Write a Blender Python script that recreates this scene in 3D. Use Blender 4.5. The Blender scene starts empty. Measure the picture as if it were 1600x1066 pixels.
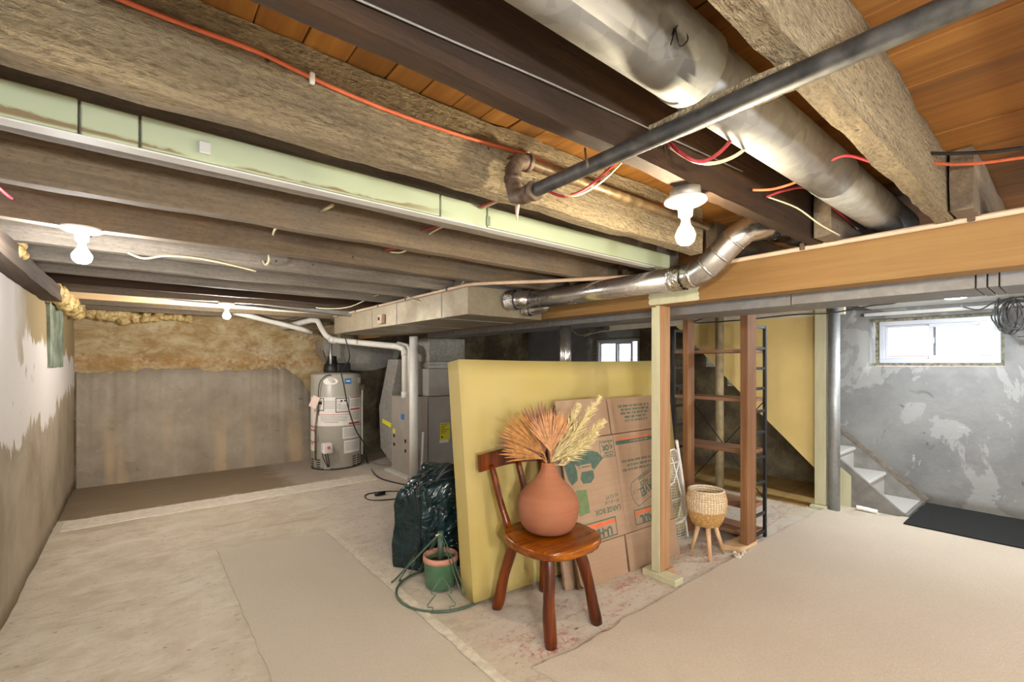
import bpy, bmesh, math, random
from mathutils import Vector, Matrix, noise as mnoise
random.seed(7)
S = bpy.context.scene
C = S.collection
PI = math.pi
R = math.radians

# ------------------------------------------------------------------ camera, world, exposure
F, CX, HY, YAW, CAMZ = 720.0, 800.0, 568.0, R(39.1), 1.4
cam = bpy.data.cameras.new('camera'); cam_o = bpy.data.objects.new('camera', cam); C.objects.link(cam_o)
cam.sensor_fit = 'HORIZONTAL'; cam.sensor_width = 36.0; cam.lens = F / 1600 * 36.0
cam.shift_y = (HY - 533.0) / 1600.0
cam.clip_start = 0.02
cam_o.location = (0, 0, CAMZ); cam_o.rotation_euler = (R(90), 0, -YAW)
S.camera = cam_o
W_ = bpy.data.worlds.new('world'); S.world = W_; W_.use_nodes = True
bg = W_.node_tree.nodes['Background']; bg.inputs[0].default_value = (0.86, 0.93, 1.0, 1); bg.inputs[1].default_value = 3.2
S.view_settings.view_transform = 'Standard'; S.view_settings.look = 'None'
S.view_settings.gamma = 1.0; S.view_settings.use_curve_mapping = False
S.view_settings.exposure = 1.55
BULB = 350.0         # emission of the bulbs' glass

FW = Vector((math.sin(YAW), math.cos(YAW), 0)); RT = Vector((math.cos(YAW), -math.sin(YAW), 0))
def P(u, v, x=None, y=None, z=None, d=None):
    """world point seen at a photograph position, on the plane x / y / z = const or at depth d"""
    r = FW + RT * ((u - CX) / F) + Vector((0, 0, (HY - v) / F))
    if x is not None: t = x / r.x
    elif y is not None: t = y / r.y
    elif z is not None: t = (z - CAMZ) / r.z
    else: t = d
    return Vector((0, 0, CAMZ)) + r * t

# ------------------------------------------------------------------ materials
def lin(c):
    if isinstance(c, str):
        c = c.lstrip('#'); c = [int(c[i:i+2], 16) / 255 for i in (0, 2, 4)]
    return tuple((q / 12.92 if q <= .04045 else ((q + .055) / 1.055) ** 2.4) for q in c[:3]) + (1,)

class Mat:
    def __init__(s, name, rough=.7, metal=0.0):
        s.m = bpy.data.materials.new(name); s.m.use_nodes = True
        s.nt = s.m.node_tree; s.b = s.nt.nodes['Principled BSDF']
        s.b.inputs['Roughness'].default_value = rough; s.b.inputs['Metallic'].default_value = metal
        s._c = None
    def n(s, t, **k):
        o = s.nt.nodes.new(t)
        for a, b in k.items(): setattr(o, a, b)
        return o
    def l(s, a, b): s.nt.links.new(a, b)
    def coord(s, rnd=True):
        if s._c is None:
            tc = s.n('ShaderNodeTexCoord'); s._c = tc.outputs['Object']
            if rnd:
                oi = s.n('ShaderNodeObjectInfo'); cb = s.n('ShaderNodeVectorMath', operation='SCALE')
                cx = s.n('ShaderNodeCombineXYZ')
                for i in range(3): s.l(oi.outputs['Random'], cx.inputs[i])
                s.l(cx.outputs[0], cb.inputs[0]); cb.inputs['Scale'].default_value = 37.0
                ad = s.n('ShaderNodeVectorMath', operation='ADD'); s.l(s._c, ad.inputs[0]); s.l(cb.outputs[0], ad.inputs[1])
                s._c = ad.outputs[0]; s.oi = oi
        return s._c
    def map(s, sc, rnd=True):
        mp = s.n('ShaderNodeMapping'); s.l(s.coord(rnd), mp.inputs[0])
        mp.inputs['Scale'].default_value = sc if isinstance(sc, (tuple, list)) else (sc,) * 3
        return mp.outputs[0]
    def noise(s, sc, scale=1.0, det=5, rough=.55, dist=0.0, rnd=True):
        t = s.n('ShaderNodeTexNoise'); s.l(s.map(sc, rnd), t.inputs['Vector'])
        t.inputs['Scale'].default_value = scale; t.inputs['Detail'].default_value = det
        t.inputs['Roughness'].default_value = rough; t.inputs['Distortion'].default_value = dist
        return t.outputs[0]
    def ramp(s, f, stops, interp='LINEAR'):
        r = s.n('ShaderNodeValToRGB'); r.color_ramp.interpolation = interp; s.l(f, r.inputs[0])
        e = r.color_ramp.elements
        while len(e) < len(stops): e.new(.5)
        for q, (p, c) in zip(e, stops): q.position = p; q.color = lin(c) if isinstance(c, str) else ((c, c, c, 1) if not isinstance(c, tuple) else c)
        return r.outputs[0]
    def mix(s, f, a, b, mode='MIX'):
        m = s.n('ShaderNodeMix', data_type='RGBA', blend_type=mode)
        for v, i in ((f, 0), (a, 6), (b, 7)):
            if isinstance(v, (int, float)): m.inputs[i].default_value = v
            elif isinstance(v, str): m.inputs[i].default_value = lin(v)
            elif isinstance(v, tuple): m.inputs[i].default_value = v
            else: s.l(v, m.inputs[i])
        return m.outputs[2]
    def math(s, op, a, b=0.0):
        m = s.n('ShaderNodeMath', operation=op)
        for i, v in enumerate((a, b)):
            if isinstance(v, (int, float)): m.inputs[i].default_value = v
            else: s.l(v, m.inputs[i])
        return m.outputs[0]
    def sep(s, rnd=False):
        x = s.n('ShaderNodeSeparateXYZ'); tc = s.n('ShaderNodeTexCoord'); s.l(tc.outputs['Object'], x.inputs[0]); return x.outputs
    def col(s, c):
        if isinstance(c, (str, tuple)): s.b.inputs['Base Color'].default_value = lin(c) if isinstance(c, str) else c
        else: s.l(c, s.b.inputs['Base Color'])
        return s
    def rough(s, f): s.l(f, s.b.inputs['Roughness']); return s
    def bump(s, h, st=.3, dist=.01):
        b = s.n('ShaderNodeBump'); b.inputs['Strength'].default_value = st; b.inputs['Distance'].default_value = dist
        s.l(h, b.inputs['Height']); s.l(b.outputs[0], s.b.inputs['Normal']); return s

def wood(name, dark, mid, light, axis=0, gs=14.0, rough=.75, bump=.35, bdist=.004, blotch='#6a5a48', bl=.35, var=.25, pit=0.0, sat=.86):
    m = Mat(name, rough)
    sc = [gs] * 3; sc[axis] = gs * .06
    g = m.noise(tuple(sc), 1.0, 7, .62, .4)
    sc2 = [gs * 6] * 3; sc2[axis] = gs * .25
    f = m.noise(tuple(sc2), 1.0, 4, .6)
    b = m.noise(1.0, 2.1, 4, .6)
    c = m.ramp(g, [(.28, dark), (.5, mid), (.72, light)])
    c = m.mix(m.math('MULTIPLY', m.ramp(f, [(.35, 0.0), (.65, 1.0)]), .35), c, dark)
    c = m.mix(m.math('MULTIPLY', m.ramp(b, [(.42, 0.0), (.68, 1.0)]), bl), c, blotch)
    v = m.n('ShaderNodeHueSaturation'); m.l(c, v.inputs['Color'])
    m.l(m.math('ADD', m.math('MULTIPLY', m.oi.outputs['Random'], var * 2), 1 - var), v.inputs['Value'])
    v.inputs['Saturation'].default_value = sat
    out = v.outputs[0]; h = m.math('ADD', f, m.math('MULTIPLY', g, .6))
    if pit:
        ps = [95.0] * 3; ps[axis] = 42.0
        p = m.noise(tuple(ps), 1.0, 4, .65, .3); k = m.noise(6.0, 1.0, 3, .5)
        out = m.mix(m.math('MULTIPLY', m.ramp(p, [(.34, 1.0), (.5, 0.0)]), pit), out, dark)
        out = m.mix(m.math('MULTIPLY', m.ramp(p, [(.56, 0.0), (.7, 1.0)]), pit * .5), out, light)
        h = m.math('ADD', h, m.math('MULTIPLY', p, 2.2 * pit))
        vo = m.n('ShaderNodeTexVoronoi'); m.l(m.map(7.0), vo.inputs['Vector']); vo.inputs['Scale'].default_value = 1.0
        out = m.mix(m.ramp(vo.outputs['Distance'], [(.035, .85), (.06, 0.0)]), out, '#2a2017')
    m.col(out)
    m.bump(h, bump, bdist)
    return m
def plain(name, c, rough=.6, metal=0.0, nz=.12, scale=30.0, bump=.1):
    m = Mat(name, rough, metal)
    n = m.noise(scale, 1.0, 4)
    c = lin(c) if isinstance(c, str) else c
    d = tuple(q * (1 - nz * 2.2) for q in c[:3]) + (1,)
    l = tuple(min(1, q * (1 + nz)) for q in c[:3]) + (1,)
    m.col(m.ramp(n, [(.3, d), (.7, l)]))
    if bump: m.bump(n, bump, .002)
    return m

M = {}
M['joist'] = wood('old_joist_wood', '#5d5347', '#857a6a', '#a29786', 0, 12, .85, .55, .006, '#5d5449', .5, .16, .4)
M['joist_dark'] = wood('dark_joist_wood', '#22160c', '#382616', '#4f3820', 0, 12, .85, .5, .006, '#1c1109', .5, .1, .25, 1.15)
M['joist_brown'] = wood('brown_joist_wood', '#544331', '#7c684c', '#96805f', 0, 12, .85, .6, .006, '#625a50', .6, .12, .4)
M['joist_hewn'] = wood('rough_sawn_joist_wood', '#66553a', '#94805a', '#b09a70', 0, 11, .9, 1.0, .012, '#665a47', .45, .1, .75)
M['plank'] = wood('subfloor_plank_wood', '#684421', '#92622f', '#ad7c41', 1, 12, .6, .3, .003, '#6f4a26', .5, .24, sat=1.04)
M['beam'] = wood('beam_wood', '#6d5026', '#8b683a', '#997848', 1, 9, .7, .25, .003, '#8f6a38', .35, .06, sat=1.0)
M['stud'] = wood('stud_wood', '#87603a', '#ab8055', '#be966a', 2, 12, .7, .25, .003, '#94693f', .3, .08, sat=.95)
M['stud_brown'] = wood('brown_stud_wood', '#5f3c1c', '#875930', '#a07143', 2, 12, .65, .25, .003, '#6b4422', .4, .08, sat=.95)
M['shelf'] = wood('shelf_wood', '#6b4426', '#946440', '#ad7c54', 1, 14, .5, .2, .002, '#5f3c22', .3, .08)
M['pine'] = wood('new_pine', '#c39a63', '#d9b884', '#e6cb9d', 0, 10, .7, .2, .002, '#c49b66', .3, .06)
M['chair'] = wood('stained_chair_wood', '#2f1205', '#6b2e0c', '#96501b', 2, 20, .28, .25, .002, '#2e1106', .45, .05, sat=1.1)
M['chair_seat'] = wood('stained_seat_wood', '#4f2206', '#844513', '#a86424', 0, 18, .24, .15, .002, '#4a1e07', .4, .02, sat=1.12)
M['leg_wood'] = wood('pale_beech', '#b98a55', '#d5aa74', '#e3c08e', 2, 20, .5, .1, .001, '#c49a66', .2, .05)
M['plywood'] = wood('ochre_plywood', '#8d6820', '#b38a36', '#c49d49', 0, 6, .45, .1, .001, '#7d5a1c', .4, .02)
M['sill'] = wood('dark_sill_wood', '#33261b', '#5a4735', '#7d6a54', 1, 12, .85, .5, .005, '#4b3d2f', .4, .05)

def galv(name, a, b, rough=.38, metal=.85, sc=28):
    m = Mat(name, rough, metal)
    v = m.n('ShaderNodeTexVoronoi'); m.l(m.map(sc), v.inputs['Vector']); v.inputs['Scale'].default_value = 1.0
    n = m.noise(3.0, 1.0, 5, .6)
    c = m.mix(m.math('MULTIPLY', v.outputs['Color'], .5), a, b)
    c = m.mix(m.ramp(n, [(.4, 0.0), (.75, .45)]), c, '#8a7c68')
    m.col(c); m.rough(m.ramp(n, [(.3, rough - .08), (.7, rough + .18)])); m.bump(n, .08, .004)
    return m
M['galv'] = galv('galvanised_sheet', '#a9a8a2', '#cfcfca', .42, .75)
M['galv_dark'] = galv('weathered_galvanised_sheet', '#8d8d89', '#c2c1bb', .62, .4, 30)
M['galv_tan'] = galv('dusty_galvanised_sheet', '#928772', '#aba18c', .5, .5, 40)
M['galv_trunk'] = galv('grey_trunk_duct_sheet', '#74757a', '#9a9a98', .5, .55, 30)
M['foil'] = galv('bright_duct_metal', '#c9c9c9', '#e6e6e6', .2, .95, 60)
fm = Mat('crinkled_foil_tape', .22, 1.0); fm.col('#d8d8d8'); fm.bump(fm.noise(70.0, 1.0, 3), 1.0, .01); M['tape'] = fm
M['iron'] = plain('black_iron_pipe', '#5b5a58', .58, .3, .3, 25)
M['brass_pipe'] = plain('stained_copper_pipe', '#8d7656', .4, .6, .25, 25)
M['fitting'] = plain('rusty_iron_fitting', '#6a5848', .6, .4, .3, 40)
M['steel_dark'] = plain('black_painted_steel', '#1f1f20', .45, .2, .1)
M['steel_post'] = galv('galvanised_post', '#9da3a6', '#b9bec0', .45, .6, 60)
M['post_tan'] = plain('tan_painted_post', '#a99a78', .6, 0, .15, 12)
M['pvc'] = plain('white_pvc', '#dedad0', .35, 0, .05, 8)
M['pvc_beige'] = plain('beige_pvc_conduit', '#cbb096', .5, 0, .08, 10)
M['white'] = plain('white_enamel', '#e6e4de', .35, 0, .04, 8)
M['vinyl'] = plain('white_vinyl', '#c3c7d0', .35, 0, .02, 8)
M['porcelain'] = plain('white_porcelain', '#eeece6', .2, 0, .02, 8, 0)
M['cable_orange'] = plain('orange_cable_jacket', '#cf6640', .5, 0, .08, 20)
M['cable_red'] = plain('red_cable_jacket', '#a8303a', .5, 0, .08, 20)
M['cable_white'] = plain('white_cable_jacket', '#d8cfa8', .5, 0, .08, 20)
M['cable_black'] = plain('black_cable_jacket', '#232120', .5, 0, .08, 20)
M['grey_wire'] = plain('grey_wire', '#8d8a83', .5, .2, .08, 20)
M['black'] = plain('black_plastic', '#161616', .5, 0, .1)
M['red'] = plain('red_print', '#c1443c', .6, 0, .05)
M['blue'] = plain('blue_print', '#2f79b8', .5, 0, .05)
M['yellow'] = plain('yellow_sticker', '#e6dd2c', .5, 0, .04)
M['grey_print'] = plain('grey_print', '#a7a39c', .6, 0, .05)
M['dark_print'] = plain('dark_print', '#3f3d3b', .6, 0, .05)
M['paper'] = plain('white_paper_label', '#ece8e2', .6, 0, .03)
M['pink_paper'] = plain('pinkish_card_tag', '#e9cfc3', .6, 0, .03)
M['heater'] = plain('heater_enamel', '#aaa598', .35, 0, .03, 6)
M['furnace'] = plain('grey_furnace_steel', '#a19e9a', .4, .1, .05, 6)
M['furnace_tan'] = plain('taupe_furnace_steel', '#aaa298', .4, .2, .05, 6)
M['green_wire'] = plain('dark_green_wire', '#4c6150', .4, .1, .1, 30)
M['pot_green'] = plain('green_metal_pot', '#4f7558', .35, 0, .1, 15)
M['pot_rim'] = plain('pinkish_pot_rim', '#c98f78', .5, 0, .1, 20)
M['rust_water'] = plain('rusty_pot_inside', '#5b3420', .5, 0, .3, 15)
M['card'] = None
cm = Mat('corrugated_cardboard', .8)
cn = cm.noise((2.5, 2.5, 60.0), 1.0, 4); cn2 = cm.noise(3.0, 1.0, 4)
cm.col(cm.mix(cm.ramp(cn2, [(.35, 0.0), (.7, 1.0)]), cm.ramp(cn, [(.3, '#9c8169'), (.7, '#a98e75')]), '#977b62')); cm.bump(cn, .08, .001); M['card'] = cm
M['card_edge'] = plain('cardboard_cut_edge', '#6b4d35', .85, 0, .2, 60)
M['ink_green'] = plain('green_print_ink', '#4a5f52', .75, 0, .12, 30, 0)
M['ink_green_pale'] = plain('pale_green_print_ink', '#66794f', .75, 0, .08, 30, 0)
M['ink_orange'] = plain('orange_print_ink', '#d5683a', .75, 0, .06, 30, 0)
M['ink_brown'] = plain('grey_brown_print_ink', '#7c6a58', .75, 0, .06, 30, 0)
M['mint_paint'] = None
fo = Mat('upholstery_foam', .9); n1 = fo.noise(1.3, 1.0, 3); n2 = fo.noise(160.0, 1.0, 2)
fo.col(fo.ramp(n1, [(.35, '#b7a45f'), (.65, '#bbaa70')])); fo.bump(n2, .15, .001)
fo.b.inputs['Subsurface Weight'].default_value = .15; fo.b.inputs['Subsurface Radius'].default_value = (.03, .02, .008); M['foam'] = fo
tc = Mat('terracotta', .75); n1 = tc.noise((3, 3, 60), 1.0, 5); n2 = tc.noise(4.0, 1.0, 4)
tc.col(tc.mix(tc.ramp(n2, [(.35, 0.0), (.7, .7)]), tc.ramp(n1, [(.3, '#8b4f35'), (.7, '#995f41')]), '#966343')); tc.bump(n1, .25, .002); M['terracotta'] = tc
M['fan_orange'] = plain('dried_palm_orange', '#bb885e', .8, 0, .2, 40)
M['fan_tan'] = plain('dried_palm_ochre', '#a8743c', .8, 0, .2, 40)
M['fan_mauve'] = plain('dried_palm_mauve', '#8c5f4c', .8, 0, .2, 40)
M['pampas'] = plain('pampas_cream', '#e0d09e', .9, 0, .12, 60)
bag = Mat('dark_green_plastic_sheet', .22); n1 = bag.noise(14.0, 1.0, 4, .6, .6)
bag.col(bag.ramp(n1, [(.3, '#0a1f22'), (.7, '#173337')])); bag.bump(bag.math('ABSOLUTE', bag.math('SUBTRACT', bag.noise(5.5, 1.0, 3, .5, 1.2), .5)), .9, .06); M['bag'] = bag
M['basket_a'] = None
bk = Mat('woven_basket', .8)
br = bk.n('ShaderNodeTexBrick'); M['basket_lo'] = plain('tan_rush_coil', '#c89e62', .8, 0, .2, 60)
M['basket_hi'] = plain('white_washed_rush_coil', '#e2d3b8', .8, 0, .15, 60)
bpy.data.materials.remove(bk.m)
M['mat_black'] = plain('black_coir', '#131313', .95, 0, .5, 120, .6)
M['glassy'] = None
gl = Mat('window_glass', .02); gl.b.inputs['Transmission Weight'].default_value = 1.0; gl.b.inputs['IOR'].default_value = 1.02; gl.col('#f4f8fa'); M['glass'] = gl
fr = Mat('frosted_window_film', .5); fr.b.inputs['Transmission Weight'].default_value = .9; fr.b.inputs['IOR'].default_value = 1.02; fr.col('#f2f4f7')
M['frost'] = fr
def bulb_mat(name, c, s):
    m = Mat(name, .3); m.col('#fff8e8'); m.b.inputs['Emission Color'].default_value = c + (1,); m.b.inputs['Emission Strength'].default_value = s; return m
M['bulb_warm'] = bulb_mat('lit_warm_bulb', (1.0, .87, .62), BULB * .85)
M['bulb_cool'] = bulb_mat('lit_white_bulb', (.97, .98, 1.0), BULB * .6)
M['bulb_mid'] = bulb_mat('lit_soft_white_bulb', (1.0, .95, .88), BULB * 1.75)
M['bulb_fill'] = bulb_mat('lit_fill_lamp_bulb', (.95, .985, 1.0), BULB * 1.55)  # glass of the stand lamps added as unseen fill light
M['bulb_fill_dim'] = bulb_mat('lit_dim_fill_lamp_bulb', (.95, .985, 1.0), BULB * .9)
M['led'] = bulb_mat('lit_led_disc', (.88, .95, 1.0), BULB * .8)

# floor concrete
fl = Mat('worn_painted_concrete', .75)
a = fl.noise(.8, 1.0, 6, .6, 0, False); b = fl.noise(5.0, 1.0, 6, .65, .3, False); c_ = fl.noise((3.0, 9.0, 1), 1.0, 6, .7, .5, False); d = fl.noise(38.0, 1.0, 4, .6, 0, False)
col = fl.ramp(a, [(.3, '#b9ad98'), (.5, '#c7bda9'), (.7, '#d0c8b8')])
col = fl.mix(fl.ramp(b, [(.42, 0.0), (.66, .6)]), col, '#ab9c82')
col = fl.mix(fl.ramp(c_, [(.54, 0.0), (.68, .55)]), col, '#d8d0c2')
xyz = fl.sep()
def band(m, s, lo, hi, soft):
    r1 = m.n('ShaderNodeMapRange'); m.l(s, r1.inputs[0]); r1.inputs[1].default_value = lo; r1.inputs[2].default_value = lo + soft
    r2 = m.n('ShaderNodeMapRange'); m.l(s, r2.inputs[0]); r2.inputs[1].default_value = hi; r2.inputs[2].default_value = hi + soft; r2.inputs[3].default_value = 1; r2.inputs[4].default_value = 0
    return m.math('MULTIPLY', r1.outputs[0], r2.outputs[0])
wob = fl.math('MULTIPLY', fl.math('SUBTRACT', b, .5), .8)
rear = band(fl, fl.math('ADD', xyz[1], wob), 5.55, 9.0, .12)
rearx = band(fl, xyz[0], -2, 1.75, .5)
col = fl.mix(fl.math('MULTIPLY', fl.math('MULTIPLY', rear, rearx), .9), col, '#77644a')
lil = band(fl, fl.math('ADD', xyz[0], wob), 1.25, 4.6, .25)
col = fl.mix(fl.math('MULTIPLY', lil, .45), col, '#bfb6ad')
redm = fl.math('MULTIPLY', band(fl, fl.math('ADD', xyz[1], wob), 1.3, 1.85, .15), band(fl, xyz[0], 1.0, 5.4, .2))
col = fl.mix(fl.math('MULTIPLY', redm, fl.math('MULTIPLY', fl.ramp(c_, [(.5, 0.0), (.6, 1.0)]), fl.ramp(fl.noise(34.0, 1.0, 5, .75, .4, False), [(.44, 0.0), (.58, .8)]))), col, '#a5574c')
redn = fl.ramp(fl.noise(26.0, 1.0, 6, .75, .5, False), [(.55, 0.0), (.64, .6)])
col = fl.mix(fl.math('MULTIPLY', lil, redn), col, '#a87a6c')
col = fl.mix(fl.ramp(d, [(.62, 0.0), (.72, .4)]), col, '#7d7058')
spk = fl.noise((22.0, 60.0, 1), 1.0, 3, .5, .2, False)
col = fl.mix(fl.ramp(spk, [(.66, 0.0), (.71, .8)]), col, '#63563f')
smr = fl.noise((2.2, 6.0, 1), 1.0, 7, .7, .8, False)
col = fl.mix(fl.ramp(smr, [(.54, 0.0), (.66, .45)]), col, '#968570')
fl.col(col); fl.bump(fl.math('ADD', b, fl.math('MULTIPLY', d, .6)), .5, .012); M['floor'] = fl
def carpet(name, a, b, sc=260):
    m = Mat(name, .97); n = m.noise(sc, 1.0, 3, .7, 0, False); k = m.noise(1.4, 1.0, 4, .55, 0, False); h = m.noise(60.0, 1.0, 4, .7, 0, False)
    c = m.ramp(n, [(.3, a), (.7, b)])
    c = m.mix(m.ramp(k, [(.4, 0.0), (.7, .35)]), c, a)
    c = m.mix(m.ramp(h, [(.45, 0.0), (.75, .3)]), c, a)
    m.col(c); m.bump(m.math('ADD', n, h), .8, .006); return m
M['carpet'] = carpet('cream_carpet_pile', '#b9aa96', '#d9ccba')
M['carpet2'] = carpet('grey_beige_carpet_pile', '#bfb4a0', '#d3c9b7', 200)
M['backing'] = plain('yellowed_carpet_edge', '#cfc6b2', .9, 0, .1, 30)
M['stair_carpet'] = carpet('grey_stair_carpet', '#aeaba4', '#cecbc4', 200)
M['strip'] = plain('pale_mortar', '#d6ccbb', .85, 0, .08, 20, .4)

# walls
def parge(name, base, light, dark, spot, sc=2.2):
    m = Mat(name, .9); a = m.noise(sc, 1.0, 7, .62, .2, False); b = m.noise(sc * 3.5, 1.0, 6, .65, .6, False); c = m.noise(sc * 18, 1.0, 4, .6, 0, False)
    q = m.ramp(a, [(.3, dark), (.48, base), (.66, light)])
    q = m.mix(m.ramp(b, [(.58, 0.0), (.7, .7)]), q, light)
    q = m.mix(m.ramp(b, [(.27, .8), (.37, 0.0)]), q, spot)
    m.col(q); m.bump(m.math('ADD', m.math('MULTIPLY', b, 1.0), m.math('MULTIPLY', c, .35)), .5, .015); m.h = (a, b, c); m.q = q
    return m
wr = parge('grey_patched_parging', '#7d7d7c', '#8b8b89', '#6b6b6a', '#5a5850', 1.3)
pa = wr.noise(1.1, 1.0, 8, .62, .5, False); pb = wr.noise(3.2, 1.0, 7, .68, .9, False); pc_ = wr.noise(1.5, 1.0, 3, .5, 0, False)
qq = wr.mix(wr.ramp(pa, [(.535, 0.0), (.545, .7)]), wr.q, '#9a9a98')
qq = wr.mix(wr.math('MULTIPLY', wr.ramp(pb, [(.615, 0.0), (.63, 1.0)]), wr.ramp(pc_, [(.45, 0.0), (.55, 1.0)])), qq, '#a2a29f')
qq = wr.mix(wr.ramp(pb, [(.325, .9), (.34, 0.0)]), qq, '#5a564b')
wr.col(qq); M['wall_right'] = wr
# left wall: peeling white paint above bare parging
wl = parge('peeling_white_paint_on_parging', '#9d8f7a', '#ab9e89', '#85785f', '#6f634e', 1.6)
x = wl.sep()
jag = wl.noise((1, 7.0, 1.6), 1.0, 6, .65, .3, False); jag2 = wl.noise((1, 1.2, 1.0), 1.0, 3, .5, 0, False)
edge = wl.math('ADD', x[2], wl.math('ADD', wl.math('MULTIPLY', wl.math('SUBTRACT', jag, .5), .55), wl.math('MULTIPLY', wl.math('SUBTRACT', jag2, .5), .35)))
edge = wl.math('SUBTRACT', edge, wl.math('MULTIPLY', wl.math('MAXIMUM', wl.math('SUBTRACT', x[1], 5.0), 0.0), .11))
pm = wl.ramp(wl.math('MULTIPLY', edge, .5), [(.468, 0.0), (.474, 1.0)])
up = wl.math('ADD', wl.math('ADD', x[2], wl.math('MULTIPLY', x[1], .02)), wl.math('ADD', wl.math('MULTIPLY', wl.math('SUBTRACT', jag, .5), .5), wl.math('MULTIPLY', wl.math('SUBTRACT', jag2, .5), .9)))
um = wl.math('MULTIPLY', wl.ramp(wl.math('MULTIPLY', up, .4), [(.640, 0.0), (.646, 1.0)]), band(wl, wl.math('ADD', x[1], wl.math('MULTIPLY', jag2, 1.0)), 4.35, 7.5, .4))
chip = wl.ramp(wl.noise((1, 9.0, 5.0), 1.0, 6, .7, .8, False), [(.30, 0.0), (.34, 1.0)])
pmask = wl.math('MULTIPLY', wl.math('MULTIPLY', pm, wl.math('SUBTRACT', 1.0, um)), chip)
q = wl.mix(um, wl.q, wl.mix(jag, '#8f7c58', '#a18e68'))
q = wl.mix(pmask, q, '#d3cdc8'); wl.col(q)
wl.bump(wl.math('ADD', wl.math('MULTIPLY', wl.h[1], 1.0), wl.math('MULTIPLY', pmask, .5)), .5, .012); M['wall_left'] = wl
# back wall upper: stained limewash
wb = Mat('stained_limewash', .9); a = wb.noise((1.2, 1, 2.2), 1.0, 7, .65, .3, False); b = wb.noise((4.0, 1, 7.0), 1.0, 7, .7, .6, False); c_ = wb.noise(22.0, 1.0, 4, .6, 0, False)
q = wb.ramp(a, [(.3, '#7d6541'), (.47, '#ad9972'), (.62, '#bcab8a')])
q = wb.mix(wb.ramp(b, [(.46, 0.0), (.64, .85)]), q, '#8a6a3a'); q = wb.mix(wb.ramp(b, [(.30, .8), (.46, 0.0)]), q, '#bfb191'); zz = wb.sep(); q = wb.mix(wb.math('MULTIPLY', band(wb, zz[2], 1.30, 1.42, .12), wb.ramp(c_, [(.4, 0.0), (.6, .8)])), q, '#a5713a'); q = wb.mix(wb.math('MULTIPLY', wb.ramp(a, [(.5, 0.0), (.62, .6)]), wb.ramp(c_, [(.45, 0.0), (.6, 1.0)])), q, '#77592f')
q = wb.mix(wb.ramp(c_, [(.6, 0.0), (.72, .4)]), q, '#5b4526')
wb.col(q); wb.bump(wb.math('ADD', b, wb.math('MULTIPLY', c_, .5)), .7, .02); M['wall_back'] = wb
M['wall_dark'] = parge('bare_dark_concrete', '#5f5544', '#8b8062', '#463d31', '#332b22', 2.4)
pbk = parge('lower_grey_parging', '#9a8d7b', '#a89d8c', '#86796b', '#6a5d4c', 2.0)
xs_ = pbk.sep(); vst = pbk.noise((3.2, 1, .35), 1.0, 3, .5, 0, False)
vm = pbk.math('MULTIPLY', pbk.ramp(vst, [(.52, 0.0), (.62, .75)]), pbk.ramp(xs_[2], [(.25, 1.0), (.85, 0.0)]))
topd = pbk.ramp(pbk.math('MULTIPLY', pbk.math('ADD', xs_[2], pbk.math('MULTIPLY', pbk.h[1], .25)), .5), [(.68, 0.0), (.72, .5)])
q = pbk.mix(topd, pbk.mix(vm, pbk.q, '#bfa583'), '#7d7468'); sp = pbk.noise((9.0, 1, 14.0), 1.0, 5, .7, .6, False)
pbk.col(pbk.mix(pbk.ramp(sp, [(.66, 0.0), (.74, .7)]), q, '#5f5344')); M['parge_back'] = pbk
# yellow painted stair panel
yp = plain('yellow_painted_panel', '#e0c884', .6, 0, .06, 2.0, .1); M['yellow'] = M['yellow']; M['panel'] = yp
M['cream_paint'] = plain('cream_painted_board', '#d9d2bd', .6, 0, .06, 6)
M['white_board'] = plain('white_painted_board', '#c9c8c4', .6, 0, .05, 6)
M['grey_paint'] = plain('grey_painted_wood', '#7f7d78', .55, 0, .12, 10)
M['mint_wall'] = plain('flaking_mint_paint', '#808b79', .8, 0, .35, 5, .5)
# mint paint with bare patches along the lower edge (object coordinates are world coordinates)
mp = Mat('mint_green_paint', .6); n1 = mp.noise((7.0, 3, 14.0), 1.0, 5, .6, .4, False); n2 = mp.noise((1.1, 1, 1), 1.0, 3, .5, 0, False)
x = mp.sep(); hgt = mp.math('ADD', x[2], mp.math('ADD', mp.math('MULTIPLY', mp.math('SUBTRACT', n1, .5), .05), mp.math('MULTIPLY', mp.math('SUBTRACT', n2, .45), .16)))
bare = mp.ramp(mp.math('SUBTRACT', hgt, 1.5), [(.5, 1.0), (.505, 0.0)])
bare = mp.math('MULTIPLY', bare, mp.math('MULTIPLY', mp.ramp(mp.math('SUBTRACT', x[2], 1.5), [(.487, 0.0), (.490, 1.0)]), mp.ramp(mp.math('MULTIPLY', mp.math('ADD', x[0], mp.math('MULTIPLY', n2, .6)), .5), [(.50, 1.0), (.62, 0.0)])))
mp.col(mp.mix(bare, mp.ramp(n2, [(.3, '#a6b094'), (.7, '#aeb697')]), '#7a6a4c')); mp.bump(n1, .15, .003); M['mint_paint'] = mp
mp2 = Mat('mint_green_post_paint', .6); n1 = mp2.noise((20, 20, 3.0), 1.0, 4, .6); mp2.col(mp2.ramp(n1, [(.3, '#b8b694'), (.6, '#c4c2a4')])); mp2.bump(n1, .15, .002); M['mint_post'] = mp2
fo2 = Mat('amber_spray_foam', .55); n1 = fo2.noise(30.0, 1.0, 5, .6); fo2.col(fo2.ramp(n1, [(.35, '#a07c3c'), (.6, '#d6bf88')])); fo2.bump(n1, .6, .01); M['spray'] = fo2
M['caulk'] = plain('mouldy_caulk', '#87826c', .9, 0, .35, 30, .5)
M['siding'] = plain('white_siding', '#e6e3e2', .7, 0, .02, 5)
M['brick'] = plain('pale_red_brick', '#c9a097', .8, 0, .1, 20)
M['grass'] = plain('pale_gravel', '#b9b5a8', .9, 0, .1, 5)

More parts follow.
